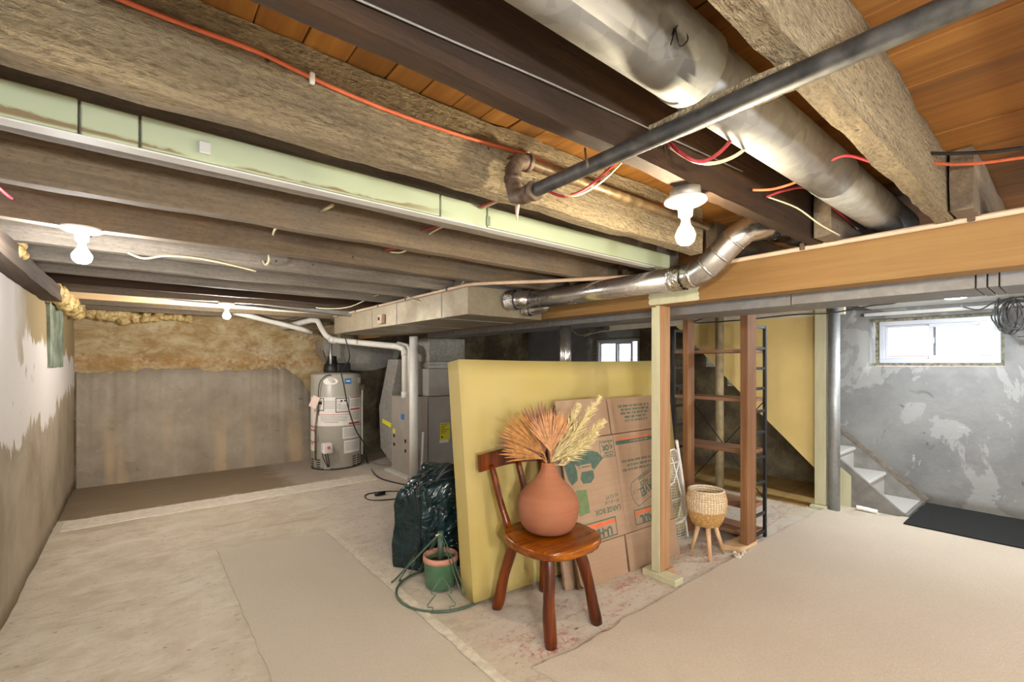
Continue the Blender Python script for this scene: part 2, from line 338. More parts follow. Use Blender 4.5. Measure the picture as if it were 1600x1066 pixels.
# ------------------------------------------------------------------ mesh helpers
def bm_new(): return bmesh.new()
def box(bm, p0, p1, bev=0.0):
    x0, y0, z0 = p0; x1, y1, z1 = p1
    vs = [bm.verts.new(p) for p in ((x0,y0,z0),(x1,y0,z0),(x1,y1,z0),(x0,y1,z0),(x0,y0,z1),(x1,y0,z1),(x1,y1,z1),(x0,y1,z1))]
    fs = [bm.faces.new([vs[i] for i in f]) for f in ((0,3,2,1),(4,5,6,7),(0,1,5,4),(1,2,6,5),(2,3,7,6),(3,0,4,7))]
    if bev:
        es = list({e for f in fs for e in f.edges})
        bmesh.ops.bevel(bm, geom=es, offset=bev, segments=1, affect='EDGES')
    return vs
def frame_of(d):
    d = d.normalized(); up = Vector((0, 0, 1)) if abs(d.z) < .9 else Vector((1, 0, 0))
    a = d.cross(up).normalized(); return a, a.cross(d).normalized()
def tube(bm, pts, r, n=10, caps=True, smooth_path=0):
    pts = [Vector(p) for p in pts]
    if smooth_path: pts = spline(pts, smooth_path)
    rs = r if isinstance(r, (list, tuple)) else [r] * len(pts)
    if len(rs) != len(pts): rs = [rs[0] + (rs[-1] - rs[0]) * i / (len(pts) - 1) for i in range(len(pts))]
    rings = []; a = None
    for i, p in enumerate(pts):
        t = (pts[min(i+1, len(pts)-1)] - pts[max(i-1, 0)])
        if t.length < 1e-9: t = Vector((0, 0, 1))
        t.normalize()
        if a is None: a, b = frame_of(t)
        else:
            a = (a - t * a.dot(t)); a = a.normalized() if a.length > 1e-6 else frame_of(t)[0]
            b = a.cross(t).normalized()
        rings.append([bm.verts.new(p + (a * math.cos(2*PI*k/n) + b * math.sin(2*PI*k/n)) * rs[i]) for k in range(n)])
    for i in range(len(rings)-1):
        for k in range(n):
            f = bm.faces.new((rings[i][k], rings[i][(k+1) % n], rings[i+1][(k+1) % n], rings[i+1][k])); f.smooth = True
    if caps:
        bm.faces.new(list(reversed(rings[0]))); bm.faces.new(rings[-1])
    return rings
def spline(pts, k):
    out = []
    for i in range(len(pts)-1):
        p0, p1, p2, p3 = pts[max(i-1,0)], pts[i], pts[i+1], pts[min(i+2, len(pts)-1)]
        for j in range(k):
            t = j / k
            out.append(.5*((2*p1)+(p2-p0)*t+(2*p0-5*p1+4*p2-p3)*t*t+(3*p1-p0-3*p2+p3)*t*t*t))
    out.append(pts[-1]); return out
def lathe(bm, prof, c=(0,0,0), n=32, close=False):
    rings = []
    for r, z in prof:
        if r < 1e-5: rings.append([bm.verts.new((c[0], c[1], c[2]+z))])
        else: rings.append([bm.verts.new((c[0]+r*math.cos(2*PI*k/n), c[1]+r*math.sin(2*PI*k/n), c[2]+z)) for k in range(n)])
    for A, B in zip(rings, rings[1:]):
        for k in range(n):
            if len(A) == 1 and len(B) == 1: continue
            if len(A) == 1: f = bm.faces.new((A[0], B[(k+1) % n], B[k]))
            elif len(B) == 1: f = bm.faces.new((A[k], A[(k+1) % n], B[0]))
            else: f = bm.faces.new((A[k], A[(k+1) % n], B[(k+1) % n], B[k]))
            f.smooth = True
    return rings
def prism(bm, poly, off):
    """extrude a planar polygon of 3-D points by vector off"""
    off = Vector(off); A = [bm.verts.new(p) for p in poly]; B = [bm.verts.new(Vector(p) + off) for p in poly]
    bm.faces.new(list(reversed(A))); bm.faces.new(B)
    for i in range(len(A)):
        j = (i+1) % len(A); bm.faces.new((A[i], A[j], B[j], B[i]))
def rough_box(bm, x0, x1, y0, y1, z0, z1, n=30, j=.004, wob=.006, axis=0):
    """a sawn or hewn timber with uneven arrises; axis 0 runs along x, 1 along y, 2 along z"""
    ph = random.random() * 50
    L = (x1-x0, y1-y0, z1-z0)[axis]
    rings = []
    for i in range(n+1):
        t = i / n
        ring = []
        for (a, b) in ((0,0),(.5,0),(1,0),(1,.5),(1,1),(.5,1),(0,1),(0,.5)):
            if axis == 0: p = Vector((x0+L*t, y0+(y1-y0)*a, z0+(z1-z0)*b)); k = 0
            elif axis == 1: p = Vector((x0+(x1-x0)*a, y0+L*t, z0+(z1-z0)*b)); k = 1
            else: p = Vector((x0+(x1-x0)*a, y0+(y1-y0)*b, z0+L*t)); k = 2
            dv = mnoise.noise_vector(p * 3.0 + Vector((ph, ph, ph))) * wob + Vector((random.uniform(-j, j) for _ in range(3)))
            dv[k] = 0
            ring.append(bm.verts.new(p + dv))
        rings.append(ring)
    for A, B in zip(rings, rings[1:]):
        for k in range(8): bm.faces.new((A[k], A[(k+1) % 8], B[(k+1) % 8], B[k]))
    bm.faces.new(list(reversed(rings[0]))); bm.faces.new(rings[-1])

ROOT = {}
def obj(name, bm, mat, parent=None, smooth=False, local=False):
    bmesh.ops.recalc_face_normals(bm, faces=bm.faces)
    if parent is not None and not local: bm.transform(ROOT[parent.name])
    me = bpy.data.meshes.new(name); bm.to_mesh(me); bm.free()
    for m in (mat if isinstance(mat, (list, tuple)) else [mat]): me.materials.append(m.m)
    if smooth:
        for p in me.polygons: p.use_smooth = True
    o = bpy.data.objects.new(name, me); C.objects.link(o)
    if parent is not None: o.parent = parent; ROOT[o.name] = ROOT[parent.name]
    else: ROOT[o.name] = Matrix.Identity(4)
    return o
def tag(o, label, cat, group=None):
    o['label'] = label; o['category'] = cat
    if group: o['group'] = group
    return o
def thing(name, label, cat, loc=(0,0,0), group=None, mat=None):
    o = bpy.data.objects.new(name, None); C.objects.link(o); o.empty_display_size = .05
    m = mat if mat is not None else Matrix.Translation(Vector(loc))
    o.matrix_world = m; ROOT[o.name] = m.inverted()
    return tag(o, label, cat, group)
def struct(name, bm, mat, parent=None, smooth=False):
    o = obj(name, bm, mat, parent, smooth)
    if parent is None: o['kind'] = 'structure'
    return o
def simple(name, label, cat, mat, fn, group=None, smooth=False):
    bm = bm_new(); fn(bm); return tag(obj(name, bm, mat, None, smooth), label, cat, group)
def part(name, mat, parent, fn, smooth=False, label=None, local=False):
    bm = bm_new(); fn(bm); o = obj(name, bm, mat, parent, smooth, local)
    if label: o['label'] = label
    return o
def text_bm(bm, body, size, place, bold=.0, depth=.0006, xs=1.0):
    """lettering as geometry; place(x, y, h) maps text coordinates (and height above the surface) to a point"""
    cu = bpy.data.curves.new('t', 'FONT'); cu.body = body; cu.size = size; cu.offset = bold; cu.align_x = 'CENTER'; cu.align_y = 'CENTER'
    cu.resolution_u = 2
    o = bpy.data.objects.new('t', cu); me = bpy.data.meshes.new_from_object(o)
    vs = [bm.verts.new(place(v.co.x * xs, v.co.y, depth)) for v in me.vertices]
    for p in me.polygons:
        try: bm.faces.new([vs[i] for i in p.vertices])
        except ValueError: pass
    bpy.data.objects.remove(o); bpy.data.curves.remove(cu); bpy.data.meshes.remove(me)

# ------------------------------------------------------------------ shell
XL, XR, YB, YF, ZJ, ZC = -.55, 6.15, 7.1, -2.6, 1.98, 2.22
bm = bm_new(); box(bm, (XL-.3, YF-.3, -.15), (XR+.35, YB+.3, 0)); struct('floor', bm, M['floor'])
def wall_grid(axis, const, thick, u0, u1, z0, z1, step, holes=(), amp=.008, outward=1):
    """displaced inner face with reveals round the holes; axis 'x' or 'y' is the wall's normal"""
    bm = bm_new()
    us = {u0, u1}; zs = {z0, z1}
    for h in holes: us |= {h[0], h[1]}; zs |= {h[2], h[3]}
    def fill(s):
        s = sorted(s); out = []
        for a, b in zip(s, s[1:]):
            k = max(1, int(round((b-a)/step))); out += [a+(b-a)*i/k for i in range(k)]
        return out+[s[-1]]
    us, zs = fill(us), fill(zs)
    def pt(u, z, off):
        return (const+off, u, z) if axis == 'x' else (u, const+off, z)
    V = {}; B = {}
    for i, u in enumerate(us):
        for k, z in enumerate(zs):
            d = amp * (mnoise.noise(Vector((u*1.7, z*1.7, const))) + .5*mnoise.noise(Vector((u*6, z*6, const))))
            V[i,k] = bm.verts.new(pt(u, z, d*outward)); B[i,k] = bm.verts.new(pt(u, z, thick*outward))
    def hole(i, k):
        u = (us[i]+us[i+1])/2; z = (zs[k]+zs[k+1])/2
        return any(h[0] < u < h[1] and h[2] < z < h[3] for h in holes)
    nu, nz = len(us)-1, len(zs)-1
    for i in range(nu):
        for k in range(nz):
            if hole(i,k): continue
            f = bm.faces.new((V[i,k], V[i+1,k], V[i+1,k+1], V[i,k+1])); f.smooth = True
            bm.faces.new((B[i,k], B[i,k+1], B[i+1,k+1], B[i+1,k]))
            for (di, dk, a, b) in ((-1,0,(i,k),(i,k+1)), (1,0,(i+1,k),(i+1,k+1)), (0,-1,(i,k),(i+1,k)), (0,1,(i,k+1),(i+1,k+1))):
                ii, kk = i+di, k+dk
                if not (0 <= ii < nu and 0 <= kk < nz) or hole(ii,kk):
                    bm.faces.new((V[a], V[b], B[b], B[a]))
    for v in [v for v in bm.verts if not v.link_faces]: bm.verts.remove(v)
    return bm
WIN1 = (.43, 1.44, 1.37, 1.875); WIN2 = (4.35, 5.40, 1.28, 1.83)
struct('wall_left', wall_grid('x', XL, .3, YF-.3, YB+.3, 0, 2.25, .12, (), .012, -1), M['wall_left'])
struct('wall_back', wall_grid('y', YB, .3, XL-.3, XR+.35, 0, 2.25, .12, (), .015, 1), M['wall_back'])
struct('wall_right', wall_grid('x', XR, .3, YF-.3, YB+.3, 0, 2.25, .12, (WIN1, WIN2), .012, 1), M['wall_right'])
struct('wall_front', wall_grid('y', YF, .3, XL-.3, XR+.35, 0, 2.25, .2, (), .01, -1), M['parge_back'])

# lower parging on the back wall: a coat proud of the wall with a ragged top edge
def ragged(bm):
    top = []; n = 160
    for i in range(n+1):
        xx = XL + .02 + (2.32-XL)*i/n
        base = 1.315 + .02*math.sin(xx*5) + .045*mnoise.noise(Vector((xx*6, 0, 3))) + .03*mnoise.noise(Vector((xx*19, 1, 3)))
        if xx > 1.55: base -= ((xx-1.55)/.55)**2 * .62
        top.append((xx, max(base, .25)))
    for (xa, za), (xb, zb) in zip(top, top[1:]):
        A = [bm.verts.new(p) for p in ((xa, YB-.045, 0), (xb, YB-.045, 0), (xb, YB-.04, zb-.012), (xa, YB-.04, za-.012), (xa, YB-.01, za), (xb, YB-.01, zb))]
        bm.faces.new((A[0], A[1], A[2], A[3])); bm.faces.new((A[3], A[2], A[5], A[4]))
    bmesh.ops.remove_doubles(bm, verts=bm.verts, dist=.0005)
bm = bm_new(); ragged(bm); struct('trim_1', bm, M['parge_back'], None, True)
# dark bare concrete behind the stair and the boxes: lower foundation facing on the right and back wall
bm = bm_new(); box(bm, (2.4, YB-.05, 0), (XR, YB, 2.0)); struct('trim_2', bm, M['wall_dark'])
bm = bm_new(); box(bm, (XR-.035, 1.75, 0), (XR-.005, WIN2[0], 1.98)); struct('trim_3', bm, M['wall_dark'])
# pale mortar strip across the floor
def strip(bm):
    n = 40
    for i in range(n):
        xa, xb = XL+.05+2.75*i/n, XL+.05+2.75*(i+1)/n
        def e(xx, y): return y + .014*mnoise.noise(Vector((xx*7, y, 0)))
        A = [bm.verts.new(p) for p in ((xa, e(xa,5.33), .0), (xb, e(xb,5.33), .0), (xb, e(xb,5.34), .006), (xa, e(xa,5.34), .006), (xb, e(xb,5.64), .006), (xa, e(xa,5.64), .006), (xb, e(xb,5.65), 0), (xa, e(xa,5.65), 0))]
        bm.faces.new((A[0],A[1],A[2],A[3])); bm.faces.new((A[3],A[2],A[4],A[5])); bm.faces.new((A[5],A[4],A[6],A[7]))
    bmesh.ops.remove_doubles(bm, verts=bm.verts, dist=.0005)
bm = bm_new(); strip(bm); struct('trim_4', bm, M['strip'])

# ceiling: subfloor boards laid across the joists
bm = bm_new(); box(bm, (XL-.3, YF-.3, ZC+.03), (XR+.35, YB+.3, ZC+.12)); ceil = struct('ceiling', bm, M['plank'])
bm = bm_new(); box(bm, (0, YF, 0), (.110, YB, .022), .002); bm.transform(Matrix.Translation((0, 0, 0)))
me = None
me2 = None
x = XL-.02; i = 0
while x < XR:
    if x > 1.3:
        if me2 is None:
            bm = bm_new(); box(bm, (0, YF, 0), (.218, YB, .022), .002); o = obj('plank', bm, M['plank'], ceil, local=True); me2 = o.data
        else:
            o = bpy.data.objects.new('plank', me2); C.objects.link(o); o.parent = ceil
        o.location = (x, 0, ZC + random.uniform(0, .004)); x += .2205; continue
    if me is None:
        o = obj('plank', bm, M['plank'], ceil, local=True); me = o.data
    else:
        o = bpy.data.objects.new('plank', me); C.objects.link(o); o.parent = ceil
    o.location = (x, 0, ZC + random.uniform(0, .004)); x += .1125; i += 1

# ------------------------------------------------------------------ joists
joists = [(.325,.378,'joist_hewn','thick pale rough joist right of the round duct, last before the dark boards'),
 (.782,.833,'joist_dark','dark brown joist between the round duct and the orange cable, bulb under it'),
 (1.25,1.318,'joist_hewn','wide pale rough-sawn joist carrying the orange cable'),
 (1.64,1.70,'joist','joist directly behind the mint green ledger board'),
 (2.12,2.18,'joist_brown','grey brown joist, first one beyond the mint green board'),
 (2.67,2.73,'joist_brown','brown joist with the cool white bulb hung under its left end'),
 (3.17,3.23,'joist','grey joist just beyond the cool white bulb on the left'),
 (3.66,3.72,'joist','grey joist, second beyond the cool white bulb on the left'),
 (4.12,4.18,'joist','greyish joist, third beyond the cool white bulb on the left'),
 (4.62,4.68,'joist_dark','dark joist in front of the rear warm bulb, fourth beyond the white bulb'),
 (5.10,5.16,'joist','grey joist with the rear warm bulb under it'),
 (5.62,5.68,'pine','pale new joist just behind the rear warm bulb'),
 (6.12,6.18,'joist_brown','brown joist, second from the stained back wall'),
 (6.66,6.72,'joist_brown','brown joist closest to the stained back wall')]
for y0, y1, mt, lab in joists:
    e = 2.72 if y0 != 1.25 else 2.31
    big = mt in ('joist_hewn',)
    simple('joist', lab, 'joist', M[mt], lambda bm: rough_box(bm, XL+.01, e, y0, y1, ZJ, ZC-.004, 46 if y0 < 2.5 else 24, .0028 if big else .0016, .010 if big else .006), 'ceiling joists')
for k, (y0, y1, lab) in enumerate([(.245,.312,'stub end of dark lapped joist beside the thick pale joist above the beam'),
    (.70,.768,'stub end of lapped joist beside the dark brown joist above the beam'),
    (1.325,1.39,'lapped joist resting on the beam behind the warm bulb')]):
    simple('joist', lab, 'joist', M['joist_brown'], lambda bm: rough_box(bm, 2.42 if y0 < 1.3 else 2.6, XR-.02, y0, y1, ZJ, ZC-.004, 24, .002, .008), 'lapped joists beyond the beam')
for y, nth in ((2.06,'first'), (2.6,'second'), (3.1,'third'), (3.6,'fourth'), (4.1,'fifth'), (4.6,'sixth'), (5.1,'seventh')):
    simple('joist', nth + ' far-side joist behind the trunk duct, counted away from the warm bulb', 'joist', M['joist_brown'], lambda bm: rough_box(bm, 2.76, XR-.02, y, y+.05, ZJ, ZC-.004, 8, .002, .006), 'joists over the stair')
simple('joist', 'dark joist at upper right, in front of the boards nearest the camera', 'joist', M['joist_brown'], lambda bm: rough_box(bm, XL+.01, 2.72, -.22, -.165, ZJ, ZC-.004, 20, .002, .008), 'ceiling joists')
# green ledger board in three lengths
t = thing('ledger_board', 'mint green painted ledger board nailed along a joist, paint scraped off below', 'board', (0,0,0))
for xa, xb in ((XL+.02, -.118), (-.112, .002), (.008, .93), (.936, 1.16), (1.165, 2.56)):
    part('board', M['mint_paint'], t, lambda bm: box(bm, (xa, 1.598, 1.982 + random.uniform(0, .004)), (xb, 1.645, 2.068 + random.uniform(0, .006)), .003))
part('bottom_edge', M['white_board'], t, lambda bm: box(bm, (XL+.02, 1.60, 1.977), (2.4, 1.645, 1.982)), label='pale whitish lower edge')
part('wood_chip', M['white_board'], t, lambda bm: box(bm, (.135, 1.585, 2.005), (.165, 1.60, 2.04), .003))
part('wedge', M['mint_wall'], t, lambda bm: box(bm, (1.155, 1.592, 1.99), (1.175, 1.60, 2.03), .001))
# cleat under the black pipe, between the two big joists
simple('cleat', 'rough wooden cleat under the joists beside the black pipe', 'board', M['joist_hewn'], lambda bm: rough_box(bm, .968, 1.022, .352, .66, 1.946, 1.979, 12, .0015, .004, 1))
simple('sill_plate', 'dark old sill timber along the top of the left wall', 'beam', M['sill'], lambda bm: rough_box(bm, XL-.02, XL+.10, YF, 4.95, 1.87, 1.975, 40, .003, .008, 1))

# ------------------------------------------------------------------ beam and posts
bm_ = thing('main_beam', 'long tan wooden beam carrying the joists above the posts', 'beam', (2.6, 0, 1.77))
part('timber', M['beam'], bm_, lambda bm: rough_box(bm, 2.60, 2.745, -2.55, 1.735, 1.775, 1.972, 30, .0006, .002, 1))
part('timber', M['beam'], bm_, lambda bm: rough_box(bm, 2.602, 2.745, 1.738, 7.05, 1.765, 1.972, 40, .0006, .002, 1))
def patch(bm):
    n = 24; ys = [1.43 + .335*i/n for i in range(n+1)]
    a = [(y, 1.778 + .006*random.random()) for y in ys]
    poly = [(2.598, 1.425+.012*random.random(), 1.778+.19*i/14) for i in range(15)] + [(2.598, 1.765+.02*random.random(), 1.968-.19*i/14) for i in range(15)]
    prism(bm, poly, (-.0015, 0, 0))
part('paint_patch', M['mint_post'], bm_, patch, label='pale mint green paint patch above the green post')
t = thing('support_post', 'mint painted wooden post in front of the cardboard boxes', 'post', (2.68, 1.74, 0))
part('post', M['stud'], t, lambda bm: box(bm, (2.622, 1.712, .045), (2.745, 1.768, 1.775), .002))
part('painted_face', M['mint_post'], t, lambda bm: box(bm, (2.618, 1.711, .045), (2.6225, 1.769, 1.775)))
part('base_block', M['mint_post'], t, lambda bm: box(bm, (2.60, 1.585, 0), (2.69, 1.83, .042), .004))
part('base_block', M['stud'], t, lambda bm: box(bm, (2.69, 1.70, 0), (2.78, 1.80, .042), .003))
t = thing('wood_stud', 'brown wooden stud left of the steel bookcase, behind the basket planter', 'post', (3.55, 2.07, 0), 'brown studs by the bookcase')
part('stud', M['stud_brown'], t, lambda bm: box(bm, (3.53, 2.04, 0), (3.635, 2.085, ZJ-.005), .002))
t = thing('wood_stud', 'brown wooden stud right of the basket planter, at the carpet edge', 'post', (3.6, 1.59, 0), 'brown studs by the bookcase')
part('stud', M['stud_brown'], t, lambda bm: box(bm, (3.54, 1.562, .035), (3.685, 1.618, ZJ-.005), .002))
part('base_plate', M['pine'], t, lambda bm: box(bm, (3.43, 1.56, 0), (3.70, 1.70, .035), .003))
simple('steel_column', 'white painted steel column beside the furnace', 'post', M['white'], lambda bm: tube(bm, [(2.545,4.985,0), (2.545,4.985,1.72)], .05, 20))
simple('steel_column', 'grey galvanised column at the foot of the stairs', 'post', M['steel_post'], lambda bm: tube(bm, [(5.165,1.475,0), (5.165,1.475,1.97)], .047, 20))
simple('steel_column', 'tan steel column in front of the yellow stair panel, behind the bookcase', 'post', M['post_tan'], lambda bm: tube(bm, [(5.08,2.55,0), (5.08,2.55,1.97)], .045, 20))

# ------------------------------------------------------------------ ducts
pl = thing('supply_plenum', 'large boxy galvanised duct hung under the joists at centre', 'duct', (1.86, 2.8, 1.76))
PX0, PX1, PY0, PY1, PZ0, PZ1 = 1.86, 2.592, 2.8, 5.72, 1.757, 1.972
part('casing', M['galv_tan'], pl, lambda bm: box(bm, (PX0, PY0, PZ0), (PX1, PY1, PZ1), .003))
for y in (3.17, 3.98, 4.55, 4.75):
    part('seam', M['galv_dark'], pl, lambda bm: box(bm, (PX0-.004, y-.004, PZ0-.004), (PX1-.01, y+.004, PZ1-.002), .001))
sw = part('control_box', M['pvc_beige'], pl, lambda bm: box(bm, (PX0-.035, 4.24, 1.785), (PX0, 4.34, 1.875), .004))
part('toggle', M['black'], sw, lambda bm: box(bm, (PX0-.045, 4.29, 1.82), (PX0-.034, 4.31, 1.85), .002))
part('boot', M['galv'], pl, lambda bm: prism(bm, [(1.93, 2.86, PZ1), (1.93, 3.12, PZ1), (1.99, 3.10, 2.215), (1.99, 2.9, 2.215)], (.5, 0, 0)), label='galvanised boot rising between the joists')
part('boot', M['galv'], pl, lambda bm: box(bm, (1.95, 3.33, PZ1), (2.05, 3.5, 2.2), .004))
tr = thing('trunk_duct', 'long flat galvanised duct running behind the wooden beam', 'duct', (2.9, 2, 1.72))
ys = [-2.5, -.6, .21, .245, .28, 1.0, 1.86, 2.9, 3.8, 5.1]
for k, (ya, yb) in enumerate(zip(ys, ys[1:])):
    part('section', M['galv_trunk'], tr, lambda bm: box(bm, (2.79, ya+.002, 1.722-(.002 if k % 2 else 0)), (3.14, yb-.002, 1.965), .002))
simple('vertical_duct', 'short bright round duct dropping behind the foam mattress', 'duct', M['foil'], lambda bm: tube(bm, [(2.9,2.83,1.2), (2.9,2.83,1.72)], .05, 24))
rd = thing('round_duct', 'long grey round galvanised duct between the joists above', 'duct', (1, .58, 2.1))
for xa, xb, rr in ((XL+.1, 1.02, .083), (1.01, 2.0, .080), (1.99, 3.0, .079)):
    part('pipe', M['galv_dark'], rd, lambda bm: tube(bm, [(xa, .585, 2.10), (xb, .575, 2.095)], rr, 32))
part('strap', M['galv'], rd, lambda bm: tube(bm, [(.985, .58, 2.099), (1.02, .58, 2.099)], .0855, 32))
part('hanger_wire', M['steel_dark'], rd, lambda bm: tube(bm, [P(1048,70,y=.50), P(1060,38,y=.5), P(1075,60,y=.5), P(1062,72,y=.5), P(1055,45,y=.5), P(1050,55,y=.5)], .0016, 6, smooth_path=5))
fd = thing('branch_duct', 'shiny new round metal duct with taped elbow in front of the beam', 'duct', (2.4, 2, 1.9))
part('pipe', M['foil'], fd, lambda bm: tube(bm, [(2.33,2.66,1.884), (2.40,2.2,1.886), (2.405,1.40,1.888)], .066, 32))
def elbow(bm):
    pts = [Vector(q) for q in ((2.405,1.44,1.888), (2.405,1.35,1.894), (2.408,1.275,1.928), (2.412,1.205,1.985), (2.42,1.145,2.045), (2.45,1.085,2.095), (2.53,1.025,2.115), (2.62,.99,2.115))]
    tube(bm, pts, .069, 32)
part('elbow', M['foil'], fd, elbow)
for a, b in (((2.405,1.365,1.892),(2.405,1.35,1.894)), ((2.408,1.280,1.925),(2.4083,1.270,1.931)), ((2.412,1.21,1.981),(2.4125,1.20,1.989)), ((2.42,1.148,2.042),(2.421,1.14,2.05))):
    part('elbow_seam', M['foil'], fd, lambda bm: tube(bm, [a, b], .0715, 32))
part('pipe', M['foil'], fd, lambda bm: tube(bm, [(2.60,.995,2.115), (3.2,.97,2.115)], .064, 28))
def crinkle(bm, p0, p1, r, n=40, k=6):
    p0, p1 = Vector(p0), Vector(p1); rings = tube(bm, [p0 + (p1-p0)*i/k for i in range(k+1)], r, n, False)
    for ring in rings:
        for v in ring: v.co += Vector((random.uniform(-.004,.004) for _ in range(3)))
part('foil_tape', M['tape'], fd, lambda bm: crinkle(bm, (2.405,1.49,1.888), (2.405,1.41,1.888), .0715))
part('foil_tape', M['tape'], fd, lambda bm: crinkle(bm, (2.56,1.01,2.115), (2.64,.99,2.115), .0715))
part('foil_tape', M['tape'], fd, lambda bm: crinkle(bm, (2.23,2.795,1.885), (2.26,2.73,1.888), .078))
part('collar', M['foil'], fd, lambda bm: tube(bm, [(2.235,2.798,1.885), (2.27,2.72,1.888), (2.34,2.64,1.893)], .068, 28))
part('stub_elbow', M['foil'], fd, lambda bm: tube(bm, [(2.40,2.795,1.84), (2.43,2.72,1.835), (2.47,2.66,1.85), (2.49,2.62,1.88)], .055, 28))
part('foil_tape', M['tape'], fd, lambda bm: crinkle(bm, (2.40,2.797,1.84), (2.42,2.74,1.837), .062))

# big half-round flue transition behind the pvc pipes
def flue(bm):
    a = ray_pts = []
    c = Vector((2.585, 6.0, 1.72)); prof = []
    n = 16
    for i in range(n+1):
        t = PI * i / n
        prof.append((c.x - .58*math.cos(t), c.z - .43*math.sin(t)**.7))
    prism(bm, [(px, 6.62, pz) for px, pz in prof], (0, .38, 0))
simple('return_duct', 'wide round-bottomed grey duct behind the white pipes above the water heater', 'duct', M['galv'], flue)

# ------------------------------------------------------------------ pipes
ip = thing('gas_pipe', 'black iron pipe crossing under the joists at upper right', 'pipe', (.94, .5, 1.93))
part('pipe', M['iron'], ip, lambda bm: tube(bm, [(.93,-2.5,1.93), (.945,1.09,1.93)], .0205, 20))
part('fitting', M['fitting'], ip, lambda bm: tube(bm, [(.945,1.05,1.93), (.947,1.11,1.93), (.955,1.155,1.945), (.96,1.175,1.99), (.962,1.178,2.04), (.985,1.18,2.075), (1.03,1.18,2.08)], .027, 20))
for p, q in (((.945,1.045,1.93),(.945,1.06,1.93)), ((.961,1.177,2.0),(.961,1.177,2.015)), ((1.02,1.18,2.08),(1.035,1.18,2.08))):
    part('collar', M['fitting'], ip, lambda bm: tube(bm, [p, q], .0305, 20))
part('branch_pipe', M['brass_pipe'], ip, lambda bm: tube(bm, [(1.02,1.18,2.08), (2.22,1.18,2.085)], .0185, 16), label='brownish branch pipe running along the pale joist')
part('hanger', M['fitting'], ip, lambda bm: tube(bm, [P(918,262,y=.74), P(914,232,y=.78)], .003, 6))
part('solder_drip', M['pvc_beige'], ip, lambda bm: tube(bm, [P(809,316,y=1.17), P(808,330,y=1.17), P(808,344,y=1.17)], [.008,.006,.002], 8))
cd = thing('conduit', 'thin beige plastic pipe clipped along the top of beam and plenum', 'pipe', (2.58, 0, 1.97))
part('pipe', M['pvc_beige'], cd, lambda bm: tube(bm, [(2.583,-2.5,1.985), (2.583,1.55,1.972), (2.50,1.85,1.967), (2.2,2.3,1.967), (1.95,2.60,1.967), (1.87,2.72,1.967), (1.845,2.79,1.967), (1.845,5.7,1.967)], .0125, 12))
for y in (.27, .87):
    part('clip', M['fitting'], cd, lambda bm: box(bm, (2.567, y-.012, 1.965), (2.60, y+.012, 2.001), .003))
for y in (3.05, 3.75, 4.35, 4.95, 5.5):
    part('clip', M['black'], cd, lambda bm: box(bm, (1.83, y-.012, 1.957), (1.86, y+.012, 1.985), .003))
vp = thing('vent_pipe', 'white plastic vent pipe stepping down from ceiling to furnace', 'pipe', (2.0, 6.2, 1.7))
part('pipe', M['pvc'], vp, lambda bm: tube(bm, [P(440,512,d=6.3), P(488,500,d=6.2), P(497,502,d=6.18), P(503,514,d=6.15), P(510,525,d=6.12), P(520,531,d=6.1), P(535,533,d=6.05), P(620,541.5,d=5.75), P(630,545,d=5.72), P(632.5,553,d=5.72), P(632.5,622,d=5.72)], .038, 18))
part('coupling', M['pvc'], vp, lambda bm: tube(bm, [P(516,530.5,d=6.11), P(524,532,d=6.08)], .045, 18))
part('coupling', M['pvc'], vp, lambda bm: tube(bm, [P(632.5,546,d=5.72), P(632.5,556,d=5.72)], .045, 18))
part('coupling', M['pvc'], vp, lambda bm: tube(bm, [P(632.5,612,d=5.72), P(632.5,622,d=5.72)], .045, 18))
simple('vent_pipe', 'white plastic pipe hugging the white steel column', 'pipe', M['pvc'], lambda bm: tube(bm, [P(622,537,d=5.85), P(637,541,d=5.75), P(640,546,d=5.72), P(640.5,622,d=5.72)], .028, 14))
simple('drain_pipe', 'white plastic pipe running below the ceiling from the rear bulb along the back wall', 'pipe', M['pvc'], lambda bm: tube(bm, [P(366,488,d=5.5), P(410,499,d=5.8), P(470,514,d=6.1), P(487,520,d=6.2)], .032, 14))
simple('drain_line', 'white plastic condensate pipe running down and along the front of the grey furnace', 'pipe', M['pvc'], lambda bm: tube(bm, [P(661,675,d=5.5), P(660,700,d=5.5), P(658,742,d=5.5), P(663,748,d=5.5), P(700,745,d=5.55), P(712,744,d=5.57)], .016, 12))

# ------------------------------------------------------------------ lamps
def lamp(label, loc, mat, r=.07, bulb_r=.031, group='bare bulbs under the joists', kind='ceiling_lamp', boxh=0.0):
    x, y, z = loc
    t = thing(kind, label, 'lamp', loc, group)
    if boxh: part('junction_box', M['galv'], t, lambda bm: tube(bm, [(x,y,z), (x,y,z-boxh)], r*.75, 8))
    z -= boxh
    part('holder', M['porcelain'], t, lambda bm: lathe(bm, [(0,0),(r,0),(r,-.008),(r*.8,-.016),(.030,-.022),(.024,-.028),(.022,-.055),(.018,-.058),(0,-.058)], (x,y,z), 32))
    part('socket', M['galv'], t, lambda bm: lathe(bm, [(.014,-.055),(.0145,-.068),(.0135,-.070),(.0145,-.072),(.013,-.078),(0,-.078)], (x,y,z), 20))
    prof = [(0,-.074),(.013,-.076),(.016,-.086),(.024,-.098),(bulb_r,-.116),(bulb_r*.99,-.126),(bulb_r*.85,-.140),(bulb_r*.5,-.150),(0,-.153)]
    part('bulb', M[mat], t, lambda bm: lathe(bm, prof, (x,y,z), 24), label='lit glass bulb')
    return t
lamp('lit warm bulb in white holder under the dark joist, near the shiny duct elbow', (1.415, .826, 1.98), 'bulb_warm', .068, .031, boxh=.035)
lamp('lit cool white bulb in white holder near the left wall', (-.185, 2.70, 1.98), 'bulb_cool', .072, .034, boxh=0)
